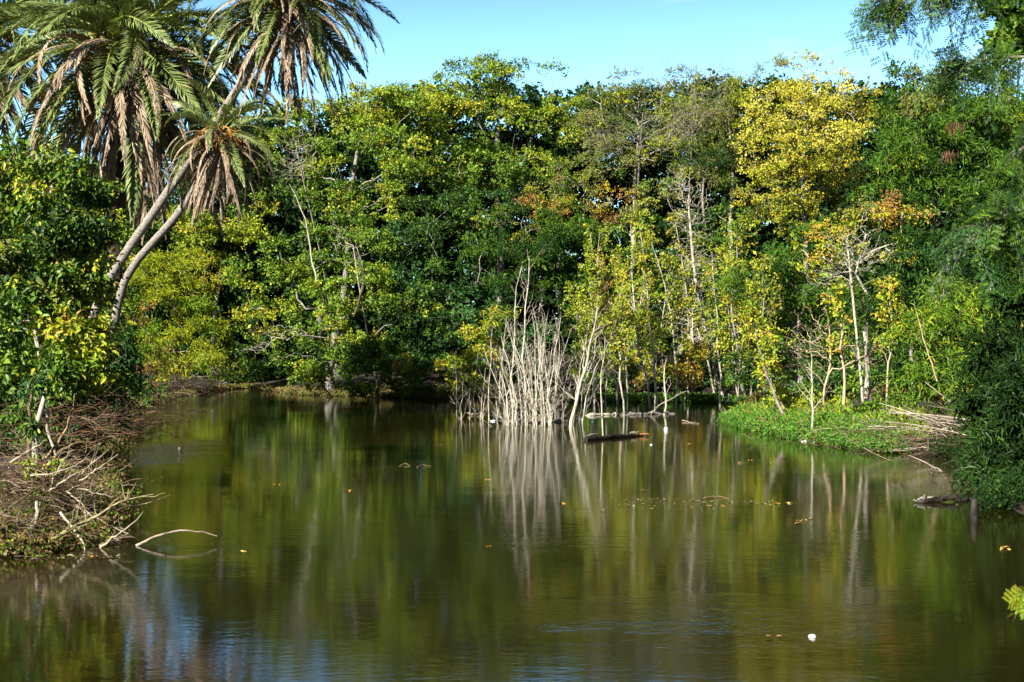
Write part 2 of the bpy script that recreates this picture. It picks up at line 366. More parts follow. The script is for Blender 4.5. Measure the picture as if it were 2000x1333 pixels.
def axis_pts(a, b, c, d, st, far):
    g1 = np.geomspace(1, far, 12)
    return np.concatenate([(b - (g1 * st))[::-1], np.arange(b, c, st), c + g1 * st])
gx = np.concatenate([-42 - np.geomspace(900, 1, 22), np.arange(-42, 45, .75), 45 + np.geomspace(1, 900, 22)])
gy = np.concatenate([-80 - np.geomspace(900, 1, 18), np.arange(-80, 0, 4), np.arange(0, 135, .75), 135 + np.geomspace(1, 900, 22)])
X, Yg = np.meshgrid(gx, gy); Z = ground_z(X.ravel(), Yg.ravel())
mb = MB(); nx, ny = len(gx), len(gy); ii = (np.arange(ny - 1)[:, None] * nx + np.arange(nx - 1)).ravel()
mb.add(np.stack([X.ravel(), Yg.ravel(), Z], 1), np.stack([ii, ii + 1, ii + nx + 1, ii + nx], 1))
m, N_, L_, b = newmat('bank_soil')
tcn = N_.new('ShaderNodeTexCoord'); n1 = N_.new('ShaderNodeTexNoise'); n1.inputs['Scale'].default_value = 2.2; n1.inputs['Detail'].default_value = 9; n1.inputs['Roughness'].default_value = .7
r = N_.new('ShaderNodeValToRGB'); r.color_ramp.elements[0].color = (.010, .007, .004, 1); r.color_ramp.elements[1].color = (.06, .042, .022, 1)
r.color_ramp.elements[0].position = .35; r.color_ramp.elements[1].position = .7; e = r.color_ramp.elements.new(.55); e.color = (.026, .020, .008, 1)
bp = N_.new('ShaderNodeBump'); bp.inputs['Distance'].default_value = .2
L_.new(tcn.outputs['Object'], n1.inputs[0]); L_.new(n1.outputs[0], r.inputs[0]); L_.new(r.outputs[0], b.inputs['Base Color']); L_.new(n1.outputs[0], bp.inputs['Height']); L_.new(bp.outputs[0], b.inputs['Normal'])
b.inputs['Roughness'].default_value = .95
tag(mb.build('ground', m), kind='structure')
# water
mb = MB(); mb.add([[-300, -200, 0], [300, -200, 0], [300, 400, 0], [-300, 400, 0]], [[0, 1, 2, 3]])
m, N_, L_, b = newmat('pond_water')
b.inputs['Roughness'].default_value = .055; b.inputs['IOR'].default_value = 1.333
tcn = N_.new('ShaderNodeTexCoord')
def noise(sc, det, scale3, loc=(0, 0, 0)):
    mpn = N_.new('ShaderNodeMapping'); mpn.inputs['Scale'].default_value = scale3; mpn.inputs['Location'].default_value = loc
    q = N_.new('ShaderNodeTexNoise'); q.inputs['Scale'].default_value = sc; q.inputs['Detail'].default_value = det
    L_.new(tcn.outputs['Object'], mpn.inputs[0]); L_.new(mpn.outputs[0], q.inputs[0]); return q.outputs[0]
def mth(op, a, bb, clamp=False):
    q = N_.new('ShaderNodeMath'); q.operation = op; q.use_clamp = clamp
    for i, x in enumerate((a, bb)):
        if isinstance(x, (int, float)): q.inputs[i].default_value = x
        else: L_.new(x, q.inputs[i])
    return q.outputs[0]
fine = noise(1, 2, (5.0, 9.0, 1)); mid = noise(1, 2, (1.3, 3.2, 1), (3, 1, 0)); swell = noise(1, 1, (.15, .5, 1), (7, 2, 0))
# wind-ruffled patches: broad noise plus three places where the photo shows ruffled water
pn = noise(1, 3, (.05, .16, 1), (1.7, 4.2, 0))
mr = N_.new('ShaderNodeMapRange'); mr.inputs[1].default_value = .5; mr.inputs[2].default_value = .72; L_.new(pn, mr.inputs[0]); patch = mr.outputs[0]
for (cx, cy, rx, ry) in ((-21, 88, 5, 9), (-12.8, 50, 2.5, 8), (-19.5, 74, 3, 6), (2.9, 20.4, 3.4, 2.4)):
    sx = N_.new('ShaderNodeSeparateXYZ'); L_.new(tcn.outputs['Object'], sx.inputs[0])
    dx = mth('DIVIDE', mth('SUBTRACT', sx.outputs[0], cx), rx); dy = mth('DIVIDE', mth('SUBTRACT', sx.outputs[1], cy), ry)
    dd = mth('ADD', mth('MULTIPLY', dx, dx), mth('MULTIPLY', dy, dy))
    patch = mth('ADD', patch, mth('MULTIPLY', mth('POWER', mth('SUBTRACT', 1.0, mth('ADD', dd, mth('MULTIPLY', mth('SUBTRACT', noise(1, 4, (.35, .9, 1), (cx, 2, 0)), .5), 2.2)), True), 1.5), 1.3 if cx > 0 else 7.0))
amp = mth('ADD', .55, mth('MULTIPLY', patch, 1.6))
h = mth('ADD', mth('MULTIPLY', mth('ADD', mth('MULTIPLY', fine, .0022), mth('MULTIPLY', mid, .0026)), amp), mth('MULTIPLY', swell, .005))
bp = N_.new('ShaderNodeBump'); bp.inputs['Distance'].default_value = 1.0; bp.inputs['Strength'].default_value = 1.0
L_.new(h, bp.inputs['Height']); L_.new(bp.outputs[0], b.inputs['Normal'])
r = N_.new('ShaderNodeValToRGB'); r.color_ramp.elements[0].color = (.008, .0065, .0014, 1); r.color_ramp.elements[1].color = (.017, .013, .0024, 1)
r.color_ramp.elements[0].position = .3; r.color_ramp.elements[1].position = .7
L_.new(noise(1, 4, (.12, .12, 1)), r.inputs[0]); L_.new(r.outputs[0], b.inputs['Base Color'])
tag(mb.build('water', m), kind='structure')
# ------------------------------------------------------------------ palms
def frond(rng, L0, e0, e1, dead=False, nl=120):
    """one pinnate frond, base at the origin, reaching out along +x"""
    mb = MB(); K = 14; s = np.linspace(0, 1, K)
    e = np.radians(e0 + (e1 - e0) * s ** 1.15)
    st = L0 / (K - 1); p = np.zeros((K, 3)); p[1:, 0] = np.cumsum(np.cos(e[:-1]) * st); p[1:, 2] = np.cumsum(np.sin(e[:-1]) * st)
    p[:, 1] = .05 * L0 * np.sin(s * 2.2 + rng.uniform(0, 3)) * s
    rc = (.42, .29, .19) if dead else (.30, .34, .07)
    tube(mb, p, .045 * (1 - s * .85) + .004, 5, np.array(rc) * rng.uniform(.8, 1.1))
    t = np.tile(np.linspace(.10, .985, nl), 2); sd = np.repeat([1, -1], nl); n = len(t); t = np.clip(t + rng.normal(size=n) * .004, .05, 1); keep_ = rng.random(n) > (.08 if not dead else .25); t = t[keep_]; sd = sd[keep_]; n = len(t)
    base = np.stack([np.interp(t, s, p[:, i]) for i in range(3)], 1)
    tg = np.stack([np.cos(np.interp(t, s, e)), np.zeros(n), np.sin(np.interp(t, s, e))], 1); up = np.stack([-tg[:, 2], np.zeros(n), tg[:, 0]], 1)
    S = np.array([0, 1., 0]) * sd[:, None]
    ang = np.radians((62 - 42 * t) if not dead else (22 - 8 * t)) * rng.uniform(.8, 1.2, n)
    ln = (.18 + .60 * np.sin(np.clip(t * 1.05, 0, 1) * np.pi) ** .7) * rng.uniform(.85, 1.1, n) * (1 if not dead else .8)
    d = tg * np.cos(ang)[:, None] + S * np.sin(ang)[:, None] + up * (rng.uniform(.05, .55, n) * (1 if not dead else .3))[:, None]; d = nrm(d)
    g = np.array([0, 0, -1.]) * rng.uniform(.1, .4, (n, 1)) * (1 if not dead else 1.6)
    m1 = base + d * ln[:, None] * .55; tip = m1 + nrm(d + g) * ln[:, None] * .45
    wd = nrm(np.cross(d, up + S * .3)) * (.030 if not dead else .024)
    V = np.stack([base - wd * .7, base + wd * .7, m1 + wd, m1 - wd, tip], 1)
    C0 = np.array([(.15, .205, .06), (.20, .255, .075), (.075, .11, .035), (.30, .31, .10)]) if not dead else np.array([(.36, .27, .19), (.24, .175, .12), (.48, .40, .31), (.14, .10, .065)])
    col = C0[rng.choice(4, n, p=[.45, .3, .15, .1])] * rng.uniform(.8, 1.15, (n, 1))
    i = np.arange(n) * 5; c5 = np.repeat(col, 5, 0)
    mb.add(V, np.stack([i, i + 1, i + 2, i + 3], 1), c5, False)
    mb.add(V.reshape(-1, 3), np.stack([i + 3, i + 2, i + 4], 1), c5, False)
    return mb.mesh('dead_frond' if dead else 'frond', M_DRY if dead else M_FROND)
rg = np.random.default_rng(5)
LIVE = [[frond(rg, 6.3, e0, max(-86, e0 - dr)) for dr in (78, 102)] for e0 in (76, 52, 32, 14, -6, -30)]
DEAD = [[frond(rg, 5.8, e0, e1, True, 80) for e1 in (-84, -92)] for e0 in (18, -8, -34, -62)]
def palm(label, pts, Y, r, scale, nlive, ndead, seed, barkm, group='date palms on the left bank', skirt=True, curve=1):
    rng = np.random.default_rng(seed)
    tr = np.array([P(x, y, Y) for x, y in pts]); tr[0][2] = float(ground_z(tr[0][0], Y)) - .2
    root = empty('date_palm', tr[0], label, 'palm tree', group)
    K = 60; q = resample(resample(tr, 14), K); s = np.linspace(0, 1, K)
    rad = r * (1 + .06 * (np.arange(K) % 2)) * (1.05 - .15 * s); rad[0] *= 1.3; rad[-3:] *= 1.5
    mb = MB(); tube(mb, q, rad, 16)
    # leaf-base stubs, close-set under the crown
    n = 200; t = 1 - rng.random(n) ** 1.5 * .13; p = np.stack([np.interp(t, s, q[:, i]) for i in range(3)], 1); a = np.arange(n) * 2.4
    d = np.stack([np.cos(a), np.sin(a), np.full(n, .8)], 1); d = nrm(d)
    bp_ = np.stack([p + d * r * .8, p + d * (r + .10), p + d * (r + .2) + [0, 0, .06]], 1)
    tube(mb, bp_, np.tile([.07, .06, .03], (n, 1)), 4)
    mb.build('trunk', barkm, root)
    for i in range(9):
        a_ = i * 2.4 + seed; d_ = np.array([math.cos(a_), math.sin(a_), 1.2]); f_ = np.linspace(0, 1, 7)[:, None]
        mb = MB(); st = q[-1] + d_ * [r * .6, r * .6, 0] + (d_ * 1.5 * f_ - np.array([0, 0, 1.9]) * f_ ** 2) * scale
        tube(mb, st, np.linspace(.05, .02, 7), 5, np.array((.55, .27, .06)))
        ends = st[-1] + rng.normal(size=(22, 3)) * .25 - [0, 0, .4]; tube(mb, np.stack([np.tile(st[-2], (22, 1)), (st[-1] + ends) / 2, ends], 1), np.tile([.012, .012, .018], (22, 1)), 4, np.array((.6, .3, .07)))
        mb.build('fruit_stalk', M_TWIG, root)
    c = q[-1] - np.array(root.location); up = Vector(nrm(q[-1] - q[-6]))
    ga = 2.39996
    for i in range(nlive):
        f = (i + .5) / nlive; k = min(5, int(f * 6.0)); me = LIVE[k][i % 2]
        o = bpy.data.objects.new('frond', me); COL.objects.link(o); o.parent = root
        az = i * ga + rng.normal() * .12; tilt = rng.normal() * .10 - (f * 6.0 - k - .5) * -.25
        o.rotation_euler = (rng.normal() * .35, tilt, az); sc = scale * rng.uniform(.88, 1.08) * (.8 + .2 * min(1, f * 4)); o.scale = (sc,) * 3
        o.location = Vector(c) + Vector((math.cos(az) * .25, math.sin(az) * .25, .45 - f * .7)) * scale
    for i in range(ndead):
        f = (i + .5) / ndead; k = min(3, int(f * 4)); me = DEAD[k][i % 2]
        o = bpy.data.objects.new('dead_frond', me); COL.objects.link(o); o.parent = root; tag(o, 'dry brown hanging frond')
        az = i * ga * 1.03 + rng.normal() * .2
        o.rotation_euler = (rng.normal() * .3, rng.normal() * .08, az); sc = scale * rng.uniform(.7, 1.1); o.scale = (sc,) * 3
        o.location = Vector(c) + Vector((math.cos(az) * r * .9, math.sin(az) * r * .9, -.35 - f * 1.3)) * scale
    return root
palm('large date palm with thick shaggy dark trunk and the broadest crown', [(222, 690), (222, 500), (226, 330), (238, 180), (248, 92)], 66.5, .5, 1.34, 100, 100, 1, M_PALMD)
palm('tallest date palm with long curved grey trunk, crown cut by the top edge', [(140, 650), (185, 580), (270, 460), (335, 365), (388, 290), (470, 170), (562, -8)], 62, .195, .80, 80, 80, 2, M_PALM)
palm('lower leaning date palm whose small crown touches the large crown', [(190, 650), (238, 545), (280, 492), (340, 432), (385, 368), (430, 262)], 61.5, .175, .56, 26, 92, 3, M_PALM)
palm('date palm at the left edge with only the right side of its crown in view', [(-60, 700), (-55, 400), (-62, 60)], 72, .42, 1.1, 70, 50, 4, M_PALMD)
palm('small distant date palm seen under the crown of the large palm', [(300, 640), (298, 500), (296, 320)], 136, .4, 1.0, 40, 12, 6, M_PALMD)
print('palms', time.time() - T0)
# ------------------------------------------------------------------ trees of the far and right bank
SKYL = [(-100, 260), (230, 300), (262, 360), (345, 370), (375, 240), (460, 195), (540, 195), (640, 185), (800, 150), (950, 120), (1120, 150), (1300, 135), (1450, 125), (1600, 125), (1750, 140), (2050, 190), (2300, 190)]
tree('broadleaf_tree', 'green tree rising behind the large shrub on the left bank', 'tree', 80,
     [(60, 330, 90, 60), (0, 400, 110, 100), (130, 420, 70, 80), (200, 470, 40, 60), (100, 540, 90, 90), (215, 600, 40, 60)], 80, 'broad', p_green, seed=45, bs=1.2, trunk_r=.25)
tree('shrub', 'leafy bush around the feet of the two leaning palm trunks', 'shrub', 64.3,
     [(215, 420, 40, 60), (225, 510, 44, 60), (200, 600, 50, 60), (235, 660, 44, 50), (150, 520, 50, 80), (180, 690, 60, 60)], 190, 'near', p_mix, seed=49, bs=.7, trunk_r=.08, shape=LEAF6, tuft=30)
def woodland():
    rng = np.random.default_rng(77); mb = MB(); n = 6800
    px = rng.uniform(-100, 2250, n); Yb = rng.uniform(122, 138, n) - np.clip((px - 1300) / 900, 0, 1) * 38
    top = np.interp(px, [a for a, _ in SKYL], [b for _, b in SKYL])
    py = top + 40 + (rng.random(n) ** .8) * (760 - top - 40)
    c = np.stack([(px - 1000) / F * Yb, Yb, CH - (py - 667) / F * Yb], 1); c = c[c[:, 2] > .3]
    mb2 = MB(); br = rng.uniform(1.1, 1.9, len(c))
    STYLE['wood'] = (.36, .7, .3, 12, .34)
    foliage(mb2, rng, c, br, np.tile([0, -1., 0], (len(c), 1)), 'wood', p_shade, tuft=5)  # leaf colour near black, so the gaps read as shade
    tag(mb2.build('woodland', M_MATTE, None, (0, 128, 0)), 'dense woodland with near-black leaves painting the shade in the gaps behind the bank trees', 'woodland', kind='stuff')
woodland()
TR = 'trees along the far bank'
# left end of the far bank
tree('feathery_tree', 'pale yellow-green feathery tree on the far bank, right of the leaning palm trunks', 'tree', 108,
     [(330, 590, 62, 95), (375, 560, 45, 75), (300, 540, 40, 45), (395, 640, 42, 55), (350, 690, 70, 40, -2)], 350, 'feather', p_yg, seed=1, bs=.95, trunk_r=.15, leafmat_=M_MATTE, group=TR, tuft=16)
tree('shrub', 'yellow and orange leaved shrub on the left bank below the feathery tree', 'shrub', 90,
     [(275, 700, 48, 42), (250, 640, 34, 48), (300, 735, 40, 22, 3), (268, 610, 26, 30)], 262, 'fine', p_autumn, seed=2, bs=.75, trunk_r=.08, leafmat_=M_MATTE)
tree('shrub', 'low olive green shrub at the waterline in the far left corner of the pond', 'shrub', 114,
     [(430, 700, 52, 40), (395, 725, 60, 30, -1), (340, 745, 40, 20, -4), (300, 752, 30, 16, -8), (470, 725, 40, 24, 2), (440, 650, 36, 34)], 430, 'fine', p_yg, seed=3, bs=.9, trunk_r=.08, leafmat_=M_MATTE)
tree('broadleaf_tree', 'bright green tree behind the feathery tree, under the drooping palm fronds', 'tree', 120,
     [(420, 470, 70, 60), (370, 440, 50, 40), (470, 410, 60, 60), (400, 530, 50, 40), (450, 350, 40, 40, 3), (500, 300, 50, 60, 4), (520, 230, 40, 40, 4)], 420, 'broad', p_lime, seed=4, bs=1.3, group=TR)
tree('broadleaf_tree', 'dull olive tree behind the small crown of the lower leaning palm', 'tree', 128,
     [(300, 440, 50, 60), (260, 470, 40, 50), (330, 500, 50, 60)], 300, 'fine', p_olive, seed=5, bs=1.3, group=TR)
# the big tree with yellow tints behind the left half of the bank
tree('broadleaf_tree', 'tall spreading tree with yellow tinted crown and visible grey limbs, right of the palms', 'tree', 113,
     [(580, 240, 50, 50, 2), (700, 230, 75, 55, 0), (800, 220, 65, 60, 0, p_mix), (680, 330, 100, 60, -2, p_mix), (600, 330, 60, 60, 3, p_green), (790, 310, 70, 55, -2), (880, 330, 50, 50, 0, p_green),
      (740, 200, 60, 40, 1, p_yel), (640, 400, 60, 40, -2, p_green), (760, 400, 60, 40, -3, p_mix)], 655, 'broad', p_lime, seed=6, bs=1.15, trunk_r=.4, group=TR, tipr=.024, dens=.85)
tree('broadleaf_tree', 'tallest lime green tree with a rounded crown against the sky in the centre', 'tree', 118,
     [(925, 165, 72, 52), (1050, 175, 66, 50), (900, 250, 80, 70, -1), (1010, 260, 80, 70, -2), (1090, 240, 48, 60), (960, 330, 80, 50, -2, p_green), (870, 180, 36, 40, 1), (1060, 320, 40, 40, -1)],
     975, 'broad', p_lime, seed=7, bs=1.1, trunk_r=.42, group=TR, dens=.95)
tree('broadleaf_tree', 'broad tree with tiers of green boughs overhanging the water, left of centre', 'tree', 102,
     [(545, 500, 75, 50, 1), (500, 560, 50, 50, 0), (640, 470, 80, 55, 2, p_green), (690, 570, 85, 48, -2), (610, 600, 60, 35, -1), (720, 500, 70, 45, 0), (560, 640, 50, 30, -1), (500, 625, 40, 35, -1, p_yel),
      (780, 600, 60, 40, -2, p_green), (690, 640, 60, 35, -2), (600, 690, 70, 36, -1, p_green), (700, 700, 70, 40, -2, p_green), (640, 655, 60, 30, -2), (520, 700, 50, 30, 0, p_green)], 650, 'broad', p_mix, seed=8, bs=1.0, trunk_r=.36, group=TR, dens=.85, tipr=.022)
tree('broadleaf_tree', 'dark glossy leaved tree on the far bank below the lime green tree', 'tree', 104,
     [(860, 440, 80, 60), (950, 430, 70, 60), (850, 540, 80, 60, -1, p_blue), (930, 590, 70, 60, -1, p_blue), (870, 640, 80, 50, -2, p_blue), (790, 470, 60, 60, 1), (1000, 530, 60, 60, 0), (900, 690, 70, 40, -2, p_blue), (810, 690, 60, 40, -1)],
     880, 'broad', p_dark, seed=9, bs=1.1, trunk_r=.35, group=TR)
tree('shrub', 'low yellow-green shrub hanging over the water in front of the dark gap, left of centre', 'shrub', 98,
     [(640, 715, 50, 28), (600, 740, 34, 20), (625, 755, 16, 12, 0, p_yel)], 650, 'broad', p_lime, seed=10, bs=.7, trunk_r=.07, tuft=24)
tree('shrub', 'drooping green shrub touching the water with a small yellow patch, left of the yellow bush', 'shrub', 97,
     [(735, 705, 50, 38), (700, 745, 40, 26), (775, 740, 40, 26), (790, 715, 18, 16, -2, p_yel), (810, 755, 30, 20)], 740, 'broad', p_green, seed=11, bs=.7, trunk_r=.07, tuft=24)
tree('shrub', 'bright yellow leaved bush at the waterline left of the bare thicket', 'shrub', 93,
     [(905, 665, 36, 26), (940, 690, 38, 26), (895, 725, 30, 26), (920, 755, 36, 16), (960, 730, 26, 26, 1, p_mix), (880, 760, 26, 12)], 915, 'broad', p_yel, seed=12, bs=.55, trunk_r=.06, tuft=24)
tree('shrub', 'dark green bush low on the far bank between the yellow bush and the bare thicket', 'shrub', 97,
     [(980, 700, 50, 40), (1040, 720, 50, 40), (1010, 650, 50, 40), (850, 735, 40, 30)], 1000, 'broad', p_blue, seed=13, bs=.8, trunk_r=.07, tuft=24)
tree('conifer', 'tree with drooping tiers of fine dark green foliage behind the bare thicket', 'tree', 98,
     [(980, 470, 70, 30, 0), (1070, 490, 60, 36, -1), (930, 500, 60, 26, 1), (1010, 560, 80, 30, 0), (1110, 560, 60, 34, 0), (1000, 620, 60, 22, -1, p_yg), (1120, 440, 70, 40, 0), (1140, 510, 50, 40, 1), (980, 400, 60, 30, 2)],
     1060, 'feather', p_dark, seed=14, bs=.85, trunk_r=.22, group=TR, tuft=16, leafmat_=M_MATTE)
tree('broadleaf_tree', 'tree with patches of rust red and orange leaves in the middle of the bank', 'tree', 103,
     [(1070, 395, 50, 40), (1020, 430, 50, 36, 0, p_autumn), (1130, 380, 50, 40, 0, p_olive), (1200, 400, 50, 44, 0, p_autumn), (1110, 345, 50, 30, 0, p_olive), (1095, 360, 14, 14, -3, p_red), (960, 420, 40, 30, 0, p_olive)],
     1090, 'fine', p_autumn, seed=15, bs=.85, trunk_r=.2, group=TR, leafmat_=M_MATTE)
tree('broadleaf_tree', 'sparse olive tree with silvery twigs on the skyline, right of the tallest tree', 'tree', 116,
     [(1180, 215, 60, 50), (1250, 190, 60, 46), (1330, 190, 60, 46), (1180, 260, 60, 50), (1320, 240, 60, 50), (1240, 300, 80, 50), (1350, 290, 60, 50), (1180, 310, 50, 40)], 1240, 'fine', p_olive, seed=16, bs=1.0, dens=1.1, trunk_r=.25, bark=M_PALE, group=TR, leafmat_=M_MATTE, tipr=.022)
tree('feathery_tree', 'grey-green feathery tree on the skyline left of the golden tree', 'tree', 112,
     [(1400, 200, 50, 60), (1470, 170, 55, 50), (1440, 250, 60, 60), (1500, 140, 30, 30), (1390, 320, 60, 50)], 1430, 'feather', p_olive, seed=17, bs=.95, dens=.9, trunk_r=.22, bark=M_PALE, group=TR, leafmat_=M_MATTE)
dead_tree('bare_tree', 'thin bare crown rising above the skyline between the tallest green tree and the golden tree', 'bare tree', 118, [(1300, 150, 90, 45), (1420, 140, 60, 40)], 1350, n=200, seed=9, trunk_r=.1, tipr=.007, back=6, bark=M_GREY)
tree('conifer', 'small dense dark green conifer below the silvery twigs, left of the golden tree', 'conifer', 103,
     [(1375, 290, 46, 22), (1400, 315, 40, 16), (1340, 305, 34, 14), (1370, 330, 36, 16)], 1375, 'needle', pal((.02, .06, .015, 3), (.04, .09, .015, 2), (.09, .12, .02, .6)), seed=18, bs=.7, trunk_r=.16, group=TR, leafmat_=M_MATTE)
tree('golden_tree', 'large golden yellow tree on the skyline right of centre', 'tree', 90,
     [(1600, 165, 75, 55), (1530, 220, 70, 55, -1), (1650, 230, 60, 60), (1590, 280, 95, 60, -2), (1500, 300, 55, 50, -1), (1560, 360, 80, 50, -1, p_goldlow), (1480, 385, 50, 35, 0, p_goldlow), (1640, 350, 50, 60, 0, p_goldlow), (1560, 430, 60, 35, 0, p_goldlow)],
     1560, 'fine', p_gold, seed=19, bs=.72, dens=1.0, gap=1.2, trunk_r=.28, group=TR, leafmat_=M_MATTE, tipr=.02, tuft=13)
tree('broadleaf_tree', 'dark tree behind the pale bare tree, between the conifer tiers and the golden tree', 'tree', 101,
     [(1290, 400, 60, 50, 0, p_olive), (1260, 470, 60, 50), (1340, 480, 70, 60), (1420, 450, 50, 50), (1200, 530, 50, 50), (1300, 580, 70, 60), (1400, 560, 60, 60), (1450, 640, 60, 60), (1220, 640, 70, 60), (1330, 690, 80, 50)],
     1320, 'broad', p_dark, seed=20, bs=1.1, trunk_r=.3, group=TR)
tree('feathery_tree', 'deep green feathery tree below the golden tree on the right bank', 'tree', 84,
     [(1500, 500, 60, 40), (1560, 470, 60, 40), (1480, 560, 50, 40), (1550, 560, 60, 50, 1), (1620, 540, 50, 50, 1), (1560, 650, 70, 50, 2), (1650, 640, 60, 60, 2)],
     1560, 'feather', p_feath, seed=21, bs=.8, trunk_r=.2, tuft=16, leafmat_=M_MATTE)
tree('feathery_tree', 'big bright green feathery tree with brown seed pods filling the upper right', 'tree', 70,
     [(1790, 230, 70, 60, 3), (1830, 190, 70, 50, 3, p_olive), (1775, 170, 40, 36, 4), (1900, 170, 60, 60, 3), (1765, 325, 60, 50), (1810, 300, 80, 60), (1890, 280, 70, 70), (1740, 400, 70, 45), (1840, 400, 80, 60), (1940, 350, 70, 90), (1950, 220, 70, 70, 2, p_mix), (1715, 400, 34, 30), (2050, 300, 90, 120)],
     1800, 'feather', p_feath, seed=22, bs=.72, trunk_r=.22, tuft=17, leafmat_=M_MATTE)
tree('broadleaf_tree', 'tree with orange and yellow leaves beneath the big feathery tree on the right', 'tree', 68,
     [(1700, 440, 50, 40), (1770, 420, 40, 36), (1640, 460, 45, 36, 0, p_yel), (1740, 490, 50, 30, 0, p_goldlow), (1590, 500, 40, 34, 0, p_yel)], 1690, 'fine', p_autumn, seed=23, bs=.62, trunk_r=.1, bark=M_PALE, leafmat_=M_MATTE)
tree('feathery_tree', 'dark green feathery tree behind the pale branching trunk on the right bank', 'tree', 66,
     [(1780, 500, 60, 50), (1730, 570, 50, 50), (1800, 600, 60, 40), (1860, 520, 60, 60), (1700, 640, 60, 50, 2), (1770, 700, 70, 50, 2), (1870, 640, 60, 60, 2)], 1780, 'feather', p_dark, seed=24, bs=.7, trunk_r=.14, tuft=16, leafmat_=M_MATTE)
tree('bamboo_clump', 'bright yellow-green bamboo clump above the dry fallen canes', 'bamboo', 56,
     [(1800, 640, 46, 34), (1830, 720, 50, 40), (1780, 660, 30, 24), (1860, 770, 46, 40), (1790, 740, 30, 24), (1850, 590, 50, 40)], 1850, 'willow', p_bamb, seed=25, bs=.55, trunk_r=.06, bark=M_TAN, tuft=24, leafmat_=M_MATTE)
tree('bamboo_clump', 'taller mid green bamboo clump near the right edge', 'bamboo', 50,
     [(1930, 540, 60, 60), (1900, 650, 60, 60), (1970, 660, 60, 80), (1940, 760, 60, 50), (1990, 500, 60, 80), (2050, 650, 60, 120)], 1960, 'willow', p_green, seed=26, bs=.6, trunk_r=.08, bark=M_TAN, tuft=24, leafmat_=M_MATTE)
tree('shrub', 'shrub with shade painted into its leaf colour, overhanging the water at the right edge', 'shrub', 38,
     [(1985, 860, 60, 60), (1940, 920, 55, 45), (1980, 960, 70, 45), (2060, 850, 80, 120), (1930, 975, 45, 26), (1990, 780, 60, 60)], 2010, 'willow', p_shade, seed=27, bs=.5, trunk_r=.08, tuft=60)  # leaf colour carries the shade, no object casts it
tree('shrub', 'yellow-green rounded shrub on the leafy spit of the right bank', 'shrub', 63,
     [(1600, 800, 40, 34), (1570, 815, 24, 22), (1640, 810, 28, 26), (1530, 790, 22, 20, 1, p_yel)], 1600, 'fine', pal((.26, .28, .03, 4), (*GB, 2), (*YG, 2)), seed=28, bs=.36, trunk_r=.03, leafmat_=M_MATTE, tuft=40)
tree('shrub', 'shaggy green bush on the spit between the tan trunk and the fallen canes', 'shrub', 57,
     [(1700, 825, 46, 26), (1740, 800, 40, 24, 2), (1670, 840, 24, 16)], 1700, 'fine', p_green, seed=46, bs=.34, trunk_r=.03, leafmat_=M_MATTE, tuft=60)
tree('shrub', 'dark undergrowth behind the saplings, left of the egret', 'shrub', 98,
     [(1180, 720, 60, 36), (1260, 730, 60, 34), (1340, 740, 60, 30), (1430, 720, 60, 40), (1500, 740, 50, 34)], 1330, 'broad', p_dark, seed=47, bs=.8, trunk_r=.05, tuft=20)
tree('broadleaf_tree', 'tree with shade painted into its leaves, leaning over the water at the right edge', 'tree', 41,
     [(2010, 520, 70, 120), (1985, 680, 70, 80), (1960, 790, 50, 60), (2060, 420, 100, 140), (1990, 880, 60, 50), (1930, 850, 40, 50), (1920, 760, 40, 50), (2100, 700, 100, 200)], 2040, 'feather', p_shade, seed=48, bs=.7, trunk_r=.14, tuft=42, leafmat_=M_MATTE)  # shade comes from the near-black leaf colours
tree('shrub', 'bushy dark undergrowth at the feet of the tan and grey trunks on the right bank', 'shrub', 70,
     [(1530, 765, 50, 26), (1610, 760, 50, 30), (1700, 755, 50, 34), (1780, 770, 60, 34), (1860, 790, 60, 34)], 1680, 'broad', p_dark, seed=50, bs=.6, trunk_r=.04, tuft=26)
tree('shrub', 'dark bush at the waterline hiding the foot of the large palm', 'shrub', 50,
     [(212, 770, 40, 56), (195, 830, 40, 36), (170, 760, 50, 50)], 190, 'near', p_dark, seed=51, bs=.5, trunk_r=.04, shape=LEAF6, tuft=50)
tree('shrub', 'small amber leaved shrub on the far bank behind the bent pale trunk', 'shrub', 90,
     [(1330, 735, 40, 24), (1290, 710, 24, 26, 0, p_yel), (1380, 700, 30, 30, 0, p_autumn), (1260, 750, 20, 20)], 1330, 'fine', p_autumn, seed=29, bs=.5, trunk_r=.05, leafmat_=M_MATTE, tuft=22)
tree('broadleaf_tree', 'shaded green tree deep behind the leafy spit on the right', 'tree', 78,
     [(1560, 730, 70, 50), (1650, 720, 80, 60), (1750, 730, 80, 60), (1480, 700, 50, 60), (1850, 760, 80, 60), (1950, 780, 90, 70), (1720, 790, 60, 30, -6), (1820, 800, 70, 36, -12)], 1650, 'broad', p_dark, seed=30, bs=.95, trunk_r=.2)
print('far trees', STAT, time.time() - T0)
